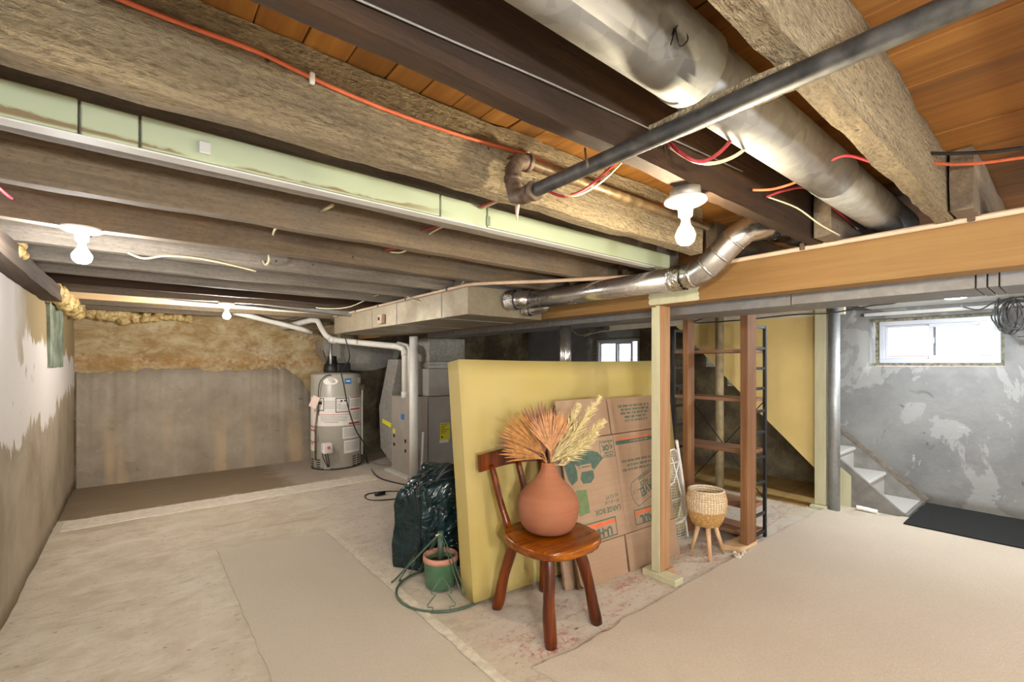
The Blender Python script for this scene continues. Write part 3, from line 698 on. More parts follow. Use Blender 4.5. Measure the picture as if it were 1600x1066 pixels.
lamp('lit warm bulb in white holder at the rear by the stained back wall', (.66, 5.13, 1.975), 'bulb_mid', .065, .032)
lamp('added fill bulb in a white holder behind the camera, out of the frame', (-.05, -1.6, 1.97), 'bulb_mid', .065, .032)  # unseen ceiling bulb added to even out the brightness
lamp('added fill bulb in a white holder in the right half of the room behind the camera', (3.6, -1.5, 1.97), 'bulb_mid', .065, .032)  # second unseen ceiling bulb, also added as fill
def fill_lamp(label, x, y, z, mat='bulb_fill'):  # stand lamp added out of view to brighten the room
    t = thing('fill_lamp', label, 'lamp', (x, y, 0), 'added fill lamps behind the camera')
    part('pole', M['steel_dark'], t, lambda bm: tube(bm, [(x,y,.02),(x,y,z)], .012, 10))
    part('foot', M['steel_dark'], t, lambda bm: lathe(bm, [(0,0),(.14,0),(.14,.015),(.02,.03),(0,.03)], (x,y,.0), 28))
    part('socket', M['galv'], t, lambda bm: lathe(bm, [(0,0),(.02,0),(.02,.05),(0,.05)], (x,y,z), 16))
    part('bulb', M[mat], t, lambda bm: lathe(bm, [(0,.045),(.018,.05),(.03,.075),(.048,.11),(.05,.13),(.042,.16),(.02,.178),(0,.182)], (x,y,z), 24), label='lit glass bulb')
fill_lamp('added fill bulb on a black stand behind the camera, left one', -.1, -1.15, 1.15)
fill_lamp('added fill bulb on a black stand behind the camera, right one', 2.5, -2.0, 1.0, 'bulb_fill_dim')
t = thing('ceiling_lamp', 'lit flat round white light under the joists near the right window', 'lamp', (5.2, .64, 1.95))
part('housing', M['white'], t, lambda bm: lathe(bm, [(0,.03),(.085,.03),(.085,0),(.075,-.004),(0,-.004)], (5.2,.64,1.95), 28))
part('diffuser', M['led'], t, lambda bm: lathe(bm, [(0,-.005),(.075,-.005),(.07,-.014),(.04,-.022),(0,-.024)], (5.2,.64,1.95), 28), label='lit diffuser')

# ------------------------------------------------------------------ right wall windows and trims
def window(n, y0, y1, z0, z1, mid, sash=True, x=XR+.06):
    o = bm_new(); w = .045
    box(o, (x, y0, z0), (x+.07, y1, z0+w), .004); box(o, (x, y0, z1-w), (x+.07, y1, z1), .004)
    box(o, (x, y0, z0+w), (x+.07, y0+w, z1-w), .004); box(o, (x, y1-w, z0+w), (x+.07, y1, z1-w), .004)
    fr = struct('window_%d' % n, o, M['vinyl'])
    def sashf(bm, a, b, xx, w=.035):
        box(bm, (xx, a, z0+.045), (xx+.03, b, z0+.045+w), .003); box(bm, (xx, a, z1-.045-w), (xx+.03, b, z1-.045), .003)
        box(bm, (xx, a, z0+.045+w), (xx+.03, a+w, z1-.045-w), .003); box(bm, (xx, b-w, z0+.045+w), (xx+.03, b, z1-.045-w), .003)
    if sash:
        part('sash', M['vinyl'], fr, lambda bm: sashf(bm, y0+.14, mid+.03, x+.002))
        part('sash', M['vinyl'], fr, lambda bm: sashf(bm, mid-.02, y1-.045, x+.036, .022))
        part('pane', M['glass'], fr, lambda bm: box(bm, (x+.014, y0+.17, z0+.08), (x+.018, mid, z1-.08)))
        part('pane', M['glass'], fr, lambda bm: box(bm, (x+.05, mid, z0+.06), (x+.054, y1-.06, z1-.06)))
        part('pane', M['glass'], fr, lambda bm: box(bm, (x+.05, y0+.04, z0+.06), (x+.054, y0+.15, z1-.06)))
        part('latch', M['vinyl'], fr, lambda bm: box(bm, (x-.006, mid-.015, z0+.2), (x+.004, mid+.005, z0+.26), .002))
    return fr
window(1, .455, 1.36, 1.402, 1.846, .93)
window(2, 4.42, 5.30, 1.30, 1.80, 4.87)
bm = bm_new()
for (a, b, c_, d_) in ((WIN1[0], WIN1[1], 1.375, 1.402), (WIN1[0], WIN1[1], 1.846, 1.872), (WIN1[0]+.002, .456, 1.402, 1.846), (1.36, WIN1[1]-.045, 1.402, 1.846)):
    box(bm, (XR+.07, a, c_), (XR+.10, b, d_))
struct('trim_5', bm, M['caulk'])
bm = bm_new()
for (a, b, c_, d_) in ((WIN2[0], WIN2[1], 1.281, 1.302), (WIN2[0], WIN2[1], 1.798, 1.829), (WIN2[0]+.002, 4.422, 1.302, 1.798), (5.298, WIN2[1]-.002, 1.302, 1.798)):
    box(bm, (XR+.07, a, c_), (XR+.10, b, d_))
struct('trim_6', bm, M['caulk'])
bm = bm_new(); box(bm, (XR-.05, -2.5, 1.905), (XR-.012, 1.47, 1.94), .004); struct('trim_7', bm, M['white_board'])
bm = bm_new(); box(bm, (4.7, -2.5, 1.974), (XR-.02, 1.40, 1.979)); struct('trim_8', bm, M['white_board'])
# painted header over the stair
bm = bm_new(); box(bm, (5.19, 1.40, 1.868), (5.235, 4.2, 1.975), .003); struct('trim_9', bm, M['cream_paint'])
# outside: neighbouring wall and ground
nh = thing('neighbour_house', 'pale siding house wall outside the right window, brick at its base', 'building', (9, 2, 1))
for k in range(14):
    part('siding_board', M['siding'], nh, lambda bm: prism(bm, [(9.0,-4,1.52+k*.16), (9.03,-4,1.52+k*.16), (9.03,-4,1.68+k*.16), (9.02,-4,1.68+k*.16)], (0, 12, 0)))
part('brick_base', M['brick'], nh, lambda bm: box(bm, (9.02,-4,.9), (9.2,8,1.52)))
bm = bm_new(); box(bm, (XR+.36, -6, .9), (14, 12, 1.18)); g = struct('trim_10', bm, M['grass'])

# ------------------------------------------------------------------ stair
# yellow side panel with a raking lower edge
def ypanel(bm):
    poly = [(5.2,1.62,.335), (5.2,1.62,1.87), (5.2,4.2,1.87), (5.2,3.2,1.90), (5.2,3.16,1.87), (5.2,2.92,1.63)]
    poly = [(5.2,1.62,.335), (5.2,2.15,.85), (5.2,2.92,1.63), (5.2,3.17,1.87), (5.2,1.62,1.87)]
    prism(bm, poly, (.02, 0, 0))
bm = bm_new(); ypanel(bm); struct('wall_stair', bm, M['panel'])
simple('stair_post', 'mint yellow painted wooden post at the end of the yellow stair panel', 'post', M['mint_post'], lambda bm: (box(bm, (5.13,1.535,.03), (5.195,1.63,1.975), .003), box(bm, (5.06,1.52,0), (5.2,1.65,.03), .003)))
st = thing('staircase', 'carpeted basement stairs with grey painted stringers against the right wall', 'stairs', (5.7, 1.0, 0))
RUN, RISE, SY = .265, .225, 1.0
def treadf(k):
    def f(bm):
        y = SY + RUN*k; z = .02 + RISE*k
        prof = []
        if k == 0: prof = [(y, 0), (y, .03), (y+RUN+.02, .03), (y+RUN+.02, 0)]
        else:
            prof = [(y+.04, z-.012)]
            for i in range(9):
                t = -PI/2 - PI*i/8; prof.append((y+.022+.022*math.cos(t), z-.022+.022+.022*math.sin(t)-.0))
            prof += [(y+RUN+.04, z+.022), (y+RUN+.04, z-.012)]
        prism(bm, [(5.43, a, b) for a, b in prof], (.635, 0, 0))
    return f
for k in range(8):
    part('tread', M['stair_carpet'], st, treadf(k))
    part('riser', M['stair_carpet'], st, lambda bm: box(bm, (5.43, SY+RUN*(k+1)+.02, .03+RISE*k), (6.065, SY+RUN*(k+1)+.04, .01+RISE*(k+1))))
part('stringer', M['grey_paint'], st, lambda bm: prism(bm, [(5.395,.985,0), (5.395,.985,.03), (5.395,1.02,.045), (5.395,2.0,.90), (5.395,2.0,.74), (5.395,1.64,.37), (5.395,1.60,.0)], (.035, 0, 0)))
part('stringer', M['grey_paint'], st, lambda bm: prism(bm, [(6.065,.96,0), (6.065,.96,.03), (6.065,3.1,1.87), (6.065,3.2,1.5), (6.065,1.4,0)], (.03, 0, 0)))
part('skirt_cap', M['joist'], st, lambda bm: prism(bm, [(6.06,.965,.03), (6.06,.94,.055), (6.06,3.05,1.885), (6.06,3.07,1.86)], (.05, 0, 0)))
part('nosing_strip', M['grey_paint'], st, lambda bm: box(bm, (5.40,.972,0), (6.06,.998,.026), .003))
part('side_panel', M['mint_post'], st, lambda bm: prism(bm, [(5.39,1.40,0), (5.39,1.40,.30), (5.39,1.53,.41), (5.39,1.53,0)], (.006, 0, 0)), label='flaking pale green patch on the stringer')
simple('crumpled_paper', 'crumpled white paper on the floor against the stair stringer', 'paper', M['paper'], lambda bm: crinkle(bm, (5.33,1.34,.025), (5.33,1.18,.02), .02, 12, 8), smooth=False)
bm = bm_new(); prism(bm, [(5.05,1.68,.0), (5.05,3.4,0), (XR-.04,3.4,0), (XR-.04,1.72,0)], (0,0,.006)); struct('trim_11', bm, M['plywood'])

# ------------------------------------------------------------------ carpets
def ragpoly(pts, step=.05, amp=.02, seed=0):
    out = []; n = len(pts)
    for i in range(n):
        a, b = Vector(pts[i] + (0,)), Vector(pts[(i+1) % n] + (0,)); L = (b-a).length; k = max(1, int(L/step)); nn = Vector((-(b-a).y, (b-a).x, 0)).normalized()
        for j in range(k):
            p = a + (b-a)*j/k
            if j: p += nn*(amp*mnoise.noise(p*7+Vector((seed,0,0))) + amp*.6*mnoise.noise(p*27+Vector((seed,3,0))))
            out.append(p)
    return out
def slab(bm, poly, z0, z1):
    prism(bm, [(p.x, p.y, z0) for p in poly], (0, 0, z1-z0))
simple('carpet', 'large cream carpet remnant with frayed edge on the right floor', 'carpet', M['carpet'], lambda bm: slab(bm, ragpoly([(1.40,-2.4),(XR-.06,-2.4),(XR-.06,.93),(5.43,.93),(5.05,1.30),(5.10,1.54),(4.0,1.555),(2.6,1.555),(2.0,1.55),(1.65,1.535),(1.40,1.575),(1.42,1.45)], .05, .022, 3), .001, .014))
ru = thing('carpet_runner', 'grey beige carpet strip on concrete at lower centre left', 'carpet', (.8, 2, 0))
part('pile', M['carpet2'], ru, lambda bm: slab(bm, ragpoly([(.455,-2.4),(1.215,-2.4),(1.205,3.92),(.46,4.07)], .06, .008, 1), .001, .006))
part('taped_edge', M['backing'], ru, lambda bm: slab(bm, ragpoly([(1.222,-2.4),(1.275,-2.4),(1.262,4.0),(1.212,3.94)], .04, .009, 5), .001, .007))
simple('door_mat', 'black doormat on the cream carpet beside the stairs', 'mat', M['mat_black'], lambda bm: slab(bm, ragpoly([(5.13,-.35),(6.05,-.35),(6.05,.955),(5.12,.955)], .1, .008, 8), .015, .025))

# ------------------------------------------------------------------ foam mattress
TL = math.atan(.134)
YW = R(-4.5)
mm = Matrix.Translation((1.50, 2.19, .019)) @ Matrix.Rotation(YW, 4, 'Z') @ Matrix.Rotation(-TL, 4, 'X')
def foam(bm):
    box(bm, (0, 0, 0), (2.0, .155, 1.42))
    bmesh.ops.subdivide_edges(bm, edges=bm.edges, cuts=12, use_grid_fill=True)
    for v in bm.verts:
        v.co.y += .012*math.sin(v.co.z*2.2) * (v.co.x/2.0) + .004*mnoise.noise(v.co*3)
        v.co.z += -.012*math.sin(PI*v.co.x/2.0)*(v.co.z/1.42)
    es = [e for e in bm.edges if len(e.link_faces) == 2 and e.calc_face_angle(0) > 1.0]
    bmesh.ops.bevel(bm, geom=es, offset=.006, segments=2, affect='EDGES')
bm = bm_new(); foam(bm); o = obj('foam_mattress', bm, M['foam'], None, True); o.matrix_world = mm
tag(o, 'yellow foam mattress leaning upright behind the cardboard boxes', 'mattress')

# ------------------------------------------------------------------ cardboard boxes
TB = math.atan(.20)
bx = thing('flat_cardboard_box', 'folded moving box with green upside-down print, front of the leaning stack', 'box', mat=Matrix.Translation((2.10, 1.93, .002)) @ Matrix.Rotation(YW, 4, 'Z') @ Matrix.Rotation(-TB, 4, 'X'))
TH = .012
def fit(bm):
    for v in bm.verts: v.co.x *= .872; v.co.z += (.006 + .014*v.co.x)*min(1, v.co.z/.2)
def panel(name, x0, x1, z0, z1, dy=0.0, mat='card', par=bx):
    return part(name, M[mat], par, lambda bm: (box(bm, (x0, dy, z0), (x1, dy+TH, z1), .0015), fit(bm)), local=True)
panel('side_panel', 0, .553, .232, .90); panel('side_panel', .556, 1.15, .232, .90)
panel('flap', .002, .535, .906, 1.168); panel('flap', .548, 1.15, .906, 1.155)
def flapc(bm):
    prism(bm, [(.0,0,.228),(.52,0,.228),(.505,0,.0),(.06,0,-.0),(.02,0,.03)], (0, TH, 0)); fit(bm)
part('flap', M['card'], bx, flapc, local=True); panel('flap', .535, 1.15, 0, .228)
part('back_layer', M['card_edge'], bx, lambda bm: box(bm, (.006, TH+.001, .004), (.995, TH+.02, 1.15), .002), local=True)
def on(cx, cz, rot=0.0):      # print is upside down on this box
    cr, sr = math.cos(rot), math.sin(rot)
    return lambda x, y, h: (cx - (x*cr - y*sr), -h, cz - (x*sr + y*cr))
def printed(name, mat, fn, label=None): return part(name, M[mat], bx, lambda bm: (fn(bm), fit(bm)), local=True, label=label)
def rect(bm, x0, x1, z0, z1, h=.0006): box(bm, (x0, -h, z0), (x1, 0.0, z1))
def outline(bm, x0, x1, z0, z1, w, rot=0.0, h=.0007):
    c = ((x0+x1)/2, (z0+z1)/2)
    for a, b, c2, d2 in ((x0,x1,z0,z0+w),(x0,x1,z1-w,z1),(x0,x0+w,z0+w,z1-w),(x1-w,x1,z0+w,z1-w)):
        p = []
        for (px, pz) in ((a,c2),(b,c2),(b,d2),(a,d2)):
            dx, dz = px-c[0], pz-c[1]; p.append((c[0]+dx*math.cos(rot)-dz*math.sin(rot), 0, c[1]+dx*math.sin(rot)+dz*math.cos(rot)))
        prism(bm, p, (0, -h, 0))
printed('lettering', 'ink_green', lambda bm: text_bm(bm, 'LARGE BOX', .047, on(.39, .417), .0012, xs=1.08), 'green print LARGE BOX upside down')
printed('lettering', 'ink_green', lambda bm: text_bm(bm, '18" x 18" x 24"', .026, on(.44, .463), .0004), None)
printed('lettering', 'ink_green', lambda bm: text_bm(bm, '4.5 CU FT', .032, on(.448, .497), .0006), None)
printed('logo_frame', 'ink_green', lambda bm: outline(bm, .05, .455, .245, .365, .008))
printed('logo_stripe', 'ink_orange', lambda bm: rect(bm, .066, .44, .327, .35))
printed('lettering', 'ink_green', lambda bm: text_bm(bm, 'U-HAUL', .075, on(.252, .287), .004, xs=1.12), 'green logo lettering U-HAUL upside down')
printed('logo_frame', 'ink_green', lambda bm: outline(bm, .668, 1.09, .262, .365, .007))
printed('logo_stripe', 'ink_orange', lambda bm: rect(bm, .68, 1.078, .333, .352))
printed('lettering', 'ink_green', lambda bm: text_bm(bm, 'U-HAUL', .066, on(.88, .297), .0035, xs=1.25), 'green logo lettering U-HAUL upside down')
printed('ok_frame', 'ink_green', lambda bm: outline(bm, .39, .552, .755, .868, .004, -.02))
printed('lettering', 'ink_green', lambda bm: text_bm(bm, '✓OK', .05, on(.468, .822), .002) if False else text_bm(bm, 'OK', .052, on(.452, .822), .003), None)
def blur(bm, cx, cz, w, hh, h=.0006):
    # print too small to read in the photograph: rows of letter-like strokes
    q = random.Random(int(cx*1000+cz*7777)); x = cx - w/2; e = cx + w/2; n = 0; word = q.randint(3, 7)
    while x < e:
        lw = hh*q.uniform(.4, .62); box(bm, (x, -h, cz-hh/2), (x+lw*.38, 0, cz+hh/2)); box(bm, (x+lw*.38, -h, cz+hh*q.choice((-.5,-.1,.3))), (x+lw, 0, cz+hh*.5))
        x += lw*1.22; n += 1
        if n >= word: x += hh*.6; n = 0; word = q.randint(2, 7)
def tick(bm): prism(bm, [(.535,0,.83),(.524,0,.838),(.517,0,.822),(.500,0,.852),(.492,0,.848),(.516,0,.805)], (0,-.0007,0))
printed('tick_mark', 'ink_green', tick)
printed('small_print', 'ink_green', lambda bm: (blur(bm, .478, .784, .09, .014), blur(bm, .465, .767, .10, .010), blur(bm, .47, .857, .12, .009)), 'illegible small green print')
printed('stripe', 'ink_orange', lambda bm: rect(bm, .573, 1.15, .858, .868))
printed('stripe', 'ink_green', lambda bm: rect(bm, .573, 1.15, .826, .853))
printed('small_print', 'card', lambda bm: blur(bm, .85, .839, .22, .012, h=.0011))
printed('small_print', 'ink_green', lambda bm: [blur(bm, xx, zz, ww, .017) for xx, zz, ww in ((.87, .985, .30), (.86, 1.012, .27), (.865, 1.04, .36), (.865, 1.066, .34), (.86, 1.092, .40))], 'illegible green print')
printed('rule', 'ink_brown', lambda bm: (rect(bm, .62, 1.1, .945, .9465), rect(bm, .62, 1.1, .93, .9315)))
printed('small_print', 'ink_green', lambda bm: [blur(bm, xx, zz, ww, .017) for xx, zz, ww in ((.84, .644, .46), (.86, .674, .38), (.84, .705, .46))], 'illegible green print')
RS = R(14)
def tagshape(bm):
    pts = [(.665,.50),(.69,.55),(1.06,.665),(1.13,.49),(.735,.385),(.69,.42)]
    for a, b in zip(pts, pts[1:]+pts[:1]):
        a, b = Vector((a[0],0,a[1])), Vector((b[0],0,b[1])); d = (b-a).normalized(); nrm = Vector((-d.z,0,d.x))*.0022
        prism(bm, [a-nrm, b-nrm, b+nrm, a+nrm], (0,-.0007,0))
    for k in range(10):
        t0, t1 = 2*PI*k/10, 2*PI*(k+1)/10
        prism(bm, [(.70+.011*math.cos(t0),0,.485+.011*math.sin(t0)),(.70+.011*math.cos(t1),0,.485+.011*math.sin(t1)),(.70+.008*math.cos(t1),0,.485+.008*math.sin(t1)),(.70+.008*math.cos(t0),0,.485+.008*math.sin(t0))], (0,-.0007,0))
printed('price_tag_outline', 'ink_green', tagshape)
printed('lettering', 'ink_green', lambda bm: text_bm(bm, 'SAVE!', .082, on(.872, .492, RS), .003, xs=.95), 'green print SAVE! upside down on a price tag')
printed('lettering', 'ink_green', lambda bm: (text_bm(bm, 'BEST PRICE', .043, on(.89, .553, RS), .0015), text_bm(bm, 'GUARANTEED', .03, on(.865, .588, RS), .0012)))
printed('rule', 'ink_green', lambda bm: prism(bm, [(.735,0,.487),(1.04,0,.563),(1.04,0,.567),(.735,0,.491)], (0,-.0007,0)))
# printed picture (upside-down drawing of a truck and its contents)
printed('picture', 'ink_green', lambda bm: prism(bm, [(.055,0,.775),(.19,0,.845),(.36,0,.80),(.41,0,.755),(.30,0,.69),(.235,0,.735),(.14,0,.73)], (0,-.0006,0)))
printed('picture', 'ink_green', lambda bm: prism(bm, [(-.0+.004,0,.75),(.10,0,.775),(.125,0,.70),(.12,0,.645),(.06,0,.62),(.03,0,.66)], (0,-.0006,0)))
printed('picture', 'ink_green', lambda bm: (prism(bm, [(.15,0,.65),(.17,0,.69),(.29,0,.69),(.29,0,.64),(.25,0,.612),(.17,0,.615)], (0,-.0006,0)), rect(bm, .145, .27, .716, .722, .0008)))
printed('picture', 'card', lambda bm: rect(bm, .165, .275, .705, .735, .0009))
printed('picture', 'ink_green', lambda bm: rect(bm, .175, .265, .716, .724, .0012))
printed('picture', 'ink_green_pale', lambda bm: prism(bm, [(.085,0,.585),(.195,0,.575),(.20,0,.43),(.09,0,.42)], (0,-.0006,0)))
printed('rule', 'ink_brown', lambda bm: prism(bm, [(.108,0,.61),(.111,0,.61),(.111,0,.585),(.108,0,.585)], (0,-.0006,0)))
for k, (xo, yo, lab) in enumerate([(-.06, .055, 'plain folded cardboard box, second in the stack, showing at lower left'), (.05, .09, 'plain folded cardboard box at the back of the leaning stack')]):
    t = thing('flat_cardboard_box', lab, 'box', mat=Matrix.Translation((2.10+xo, 1.93+yo, .002)) @ Matrix.Rotation(YW, 4, 'Z') @ Matrix.Rotation(-TB, 4, 'X'))
    part('panel', M['card'], t, lambda bm: box(bm, (0, 0, .0), (.98, .022, 1.06-.02*k), .003), local=True)
    part('edge', M['card_edge'], t, lambda bm: box(bm, (.003, .0225, .004), (.977, .032, 1.05-.02*k), .002), local=True)

# ------------------------------------------------------------------ chair
ch = thing('rustic_chair', 'rustic log-leg wooden chair with dark stained seat and plank back', 'chair', (1.74, 1.85, 0))
def seat(bm):
    # plan: rounded front, slightly scalloped right front edge
    pts = []
    for i in range(64):
        t = 2*PI*i/64; cx, cy = math.cos(t), math.sin(t)
        rx, ry = .245, .255
        e = 2.6
        px = math.copysign(abs(cx)**(2/e), cx)*rx; py = math.copysign(abs(cy)**(2/e), cy)*ry
        w = 1 + (.012*math.sin(t*26) if -1.5 < t-2*PI < -.25 or False else 0)
        if py > 0: px *= 1-.10*py/.255
        pts.append((1.725+px*w, 1.845+py*w))
    lv = [(.425,.955),(.435,.985),(.460,1.0),(.470,.985),(.474,.955)]
    rings = []
    for z, s in lv:
        rings.append([bm.verts.new((1.725+(a-1.725)*s, 1.845+(b-1.845)*s, z)) for a, b in pts])
    for A, B in zip(rings, rings[1:]):
        for k in range(64):
            f = bm.faces.new((A[k], A[(k+1) % 64], B[(k+1) % 64], B[k])); f.smooth = True
    # dished top
    prev = rings[-1]
    for s, dz in ((.8,-.004),(.55,-.008),(.25,-.010)):
        cur = [bm.verts.new((1.725+(a-1.725)*s*.955, 1.845+(b-1.845)*s*.955, .474+dz)) for a, b in pts]
        for k in range(64):
            f = bm.faces.new((prev[k], prev[(k+1) % 64], cur[(k+1) % 64], cur[k])); f.smooth = True
        prev = cur
    bm.faces.new(prev); bm.faces.new(list(reversed(rings[0])))
part('seat', M['chair_seat'], ch, lambda bm: (seat(bm), bm.transform(Matrix.Translation((.028, -.022, 0)))))
def log(bm, a, b, r0, r1, n=14):
    a, b = Vector(a), Vector(b); k = 12; pts = []; rs = []
    for i in range(k+1):
        t = i/k; p = a+(b-a)*t + Vector((.004*math.sin(t*7+a.x*9), .004*math.cos(t*6+a.y*7), 0)); pts.append(p)
        rs.append((r0+(r1-r0)*t)*(1+.05*math.sin(t*9+a.x*20)+.05*mnoise.noise(p*9)) * (.86 if i in (0,k) else 1))
    rings = tube(bm, pts, rs, n)
    for ring in rings:
        for v in ring: v.co += Vector((random.uniform(-.0012,.0012), random.uniform(-.0012,.0012), 0))
for a, b in (((1.572,1.632,0),(1.615,1.70,.43)), ((1.922,1.632,0),(1.85,1.71,.43)), ((1.592,2.105,0),(1.63,1.98,.43)), ((1.95,2.085,0),(1.85,1.98,.43))):
    part('leg', M['chair'], ch, lambda bm: log(bm, a, b, .032, .029))
for a, b in (((1.625,2.035,.465),(1.612,2.175,.80)), ((1.80,2.045,.465),(1.82,2.175,.80)), ((1.915,2.02,.465),(2.0,2.165,.80))):
    part('spindle', M['chair'], ch, lambda bm: log(bm, a, b, .021, .019, 12))
def backrest(bm):
    n = 20; rings = []
    for i in range(n+1):
        t = i/n; x = 1.535+.51*t; y = 2.185 + .02*math.sin(PI*t); zt = .868 + .012*math.sin(PI*t); zb = .768+.012*math.sin(PI*t)
        rings.append([bm.verts.new(p) for p in ((x,y-.016,zb+.006),(x,y+.012,zb),(x,y+.024,zt-.006),(x,y+.018,zt),(x,y-.004,zt+.002),(x,y-.012,zt-.004))])
    for A, B in zip(rings, rings[1:]):
        for k in range(6): f = bm.faces.new((A[k],A[(k+1)%6],B[(k+1)%6],B[k]))
    bm.faces.new(list(reversed(rings[0]))); bm.faces.new(rings[-1])
part('backrest', M['chair'], ch, backrest)

# ------------------------------------------------------------------ vase and dried plants
VX, VY, VZ = 1.782, 1.872, .466
VB = .475
vprof = [(0,0),(.105,0),(.128,.006),(.148,.03),(.164,.07),(.171,.11),(.171,.15),(.162,.185),(.143,.215),(.118,.243),(.092,.268),(.068,.295),(.05,.32),(.040,.345),(.036,.372),(.030,.374),(.033,.35),(.045,.315),(.085,.265),(.0,.25)]
bm = bm_new(); lathe(bm, vprof, (VX,VY,VB), 56); tag(obj('vase', bm, M['terracotta'], None, True), 'terracotta gourd-shaped vase standing on the rustic chair', 'vase')
VT = Vector((VX, VY, VB+.36))
def cpt(a, b, c=0.0): return VT + RT*a + Vector((0,0,b)) - FW*c     # right, up, towards the viewer side
def fan(label, hub, ang0, ang1, ln, n, mat, lean=0.0, depth=0.0, stem=(0,0,0)):
    t = thing('palm_fan', label, 'dried plant', VT, 'dried palm fans in the terracotta vase')
    h = cpt(*hub)
    part('stem', M[mat], t, lambda bm: tube(bm, [VT + Vector((stem[0], stem[1], -.07)), VT+Vector((stem[0],stem[1],.0)), h], [.005,.005,.004], 7, smooth_path=4))
    def blades(bm):
        for i in range(n):
            f = i/(n-1); a = ang0+(ang1-ang0)*f + random.uniform(-.015,.015)
            L = ln*(.86+.22*math.sin(PI*f)**.6+random.uniform(-.07,.07))
            d = (RT*math.sin(a) + Vector((0,0,math.cos(a))) - FW*(lean+random.uniform(-.05,.05))).normalized()
            s = (RT*math.cos(a) - Vector((0,0,math.sin(a)))).normalized(); nn = d.cross(s)
            hw = max(.004, abs(ang1-ang0)/(n-1)*L*.62); w = [.0018, hw*.42, hw*.66, hw*.5, .0006]; ks = [.0,.42,.66,.84,1.0]
            rows = []
            for q, ww in zip(ks, w):
                c = h + d*L*q + nn*((.006 if i % 2 else -.002)*q) + Vector((0,0,-.03*q*q*abs(math.sin(a))))
                rows.append([bm.verts.new(c - s*ww), bm.verts.new(c + nn*ww*.9), bm.verts.new(c + s*ww), bm.verts.new(c - nn*.0006)])
            for A, B in zip(rows, rows[1:]):
                for k in range(4): bm.faces.new((A[k],A[(k+1)%4],B[(k+1)%4],B[k]))
    part('blades', M[mat], t, blades)
fan('orange dried palm fan standing upright at the middle of the bouquet', (.012,.075,.03), R(-38), R(33), .225, 24, 'fan_orange', .12, stem=(.012,-.01,0))
fan('ochre dried palm fan spreading to the upper left of the bouquet', (-.025,.06,.0), R(-66), R(-20), .29, 14, 'fan_tan', .05, stem=(-.01,0,0))
fan('mauve dried palm fan at the rear of the bouquet', (-.02,.06,-.02), R(-48), R(22), .265, 18, 'fan_mauve', -.1, stem=(0,.012,0))
fan('short ochre dried palm fan drooping low to the left', (-.03,.035,.02), R(-84), R(-56), .235, 8, 'fan_tan', .15, stem=(-.015,-.01,0))
fan('mauve dried palm fan tucked low between the two left fans', (-.03,.045,-.01), R(-74), R(-50), .27, 7, 'fan_mauve', .0, stem=(-.014,.01,0))
fan('narrow ochre dried palm fan on the right beside the pampas', (.02,.05,-.01), R(6), R(44), .25, 11, 'fan_tan', -.05, stem=(.014,.004,0))
def plume(label, tip, seed, ln=.55, wf=1.0, cnt=150):
    t = thing('pampas_plume', label, 'dried plant', VT, 'cream pampas plumes in the terracotta vase')
    a = VT + Vector((.012,.004,-.06)); b = cpt(*tip)
    rnd = random.Random(seed)
    mid = (a+b)/2 + Vector((0,0,.012))
    path = spline([a, VT+Vector((.012,.002,.0)), mid, b], 8)
    part('stem', M['pampas'], t, lambda bm: tube(bm, path, [.0028,.001], 6))
    def tuft(bm):
        N = len(path)
        for k in range(cnt):
            f = (1-ln) + ln*rnd.random()**.9; i = min(int(f*(N-1)), N-2); p = path[i] + (path[i+1]-path[i])*(f*(N-1)-i)
            d = (path[i+1]-path[i]).normalized(); e1, e2 = frame_of(d); ph = rnd.random()*2*PI
            side = e1*math.cos(ph)+e2*math.sin(ph)
            fq = (f-(1-ln))/ln
            w = wf*.072*(1-fq)**.6*(.5+.5*min(1, fq*5+.3))
            L = w*(.6+.6*rnd.random())+.010
            q = p + (d*.9+side*.55).normalized()*L*1.35
            ss = d.cross(side)*.0030
            A = [bm.verts.new(z) for z in (p-ss, p+ss, p+(q-p)*.6+ss*1.5+side*.001, q, p+(q-p)*.6-ss*1.5+side*.001)]
            B = bm.verts.new(p+(q-p)*.55-side*.003)
            bm.faces.new((A[0],A[1],A[2],A[3],A[4])); bm.faces.new((A[1],A[0],B)); bm.faces.new((A[2],A[1],B)); bm.faces.new((A[3],A[2],B)); bm.faces.new((A[4],A[3],B)); bm.faces.new((A[0],A[4],B))
    part('plume', M['pampas'], t, tuft)
for lab, tip, s in (('longest cream pampas plume reaching to the upper right', (.285,.375,.02), 1), ('cream pampas plume pointing right, second lowest', (.305,.245,.03), 2), ('lowest cream pampas plume leaning far to the right', (.26,.175,.05), 3), ('upright cream pampas plume beside the orange fan', (.17,.33,0), 4), ('cream pampas plume between the upright and the longest one', (.225,.30,.03), 5)):
    plume(lab, tip, s)
plume('thin cream pampas sprig low at the vase mouth on the right', (.10,.04,.06), 9, .35, .3, 40)

# ------------------------------------------------------------------ tree stand with ring
tsd = thing('tree_stand', 'green Christmas tree stand with pot, wire legs and round wire base', 'tree stand', (1.48,2.52,0))
PXc, PYc = 1.475, 2.525
part('pot', M['pot_green'], tsd, lambda bm: lathe(bm, [(0,.012),(.085,.012),(.094,.02),(.104,.17),(.104,.18),(.097,.18),(.09,.06),(0,.05)], (PXc,PYc,0), 40))
part('rim', M['pot_rim'], tsd, lambda bm: lathe(bm, [(.097,.170),(.109,.172),(.111,.185),(.108,.205),(.098,.206),(.096,.19),(.097,.170)], (PXc,PYc,0), 40), label='pinkish terracotta-coloured rim')
part('water', M['rust_water'], tsd, lambda bm: lathe(bm, [(0,.15),(.097,.15),(.097,.148),(0,.148)], (PXc,PYc,0), 32))
part('trunk_tube', M['green_wire'], tsd, lambda bm: tube(bm, [(PXc,PYc,.12),(PXc,PYc,.345)], .019, 20))
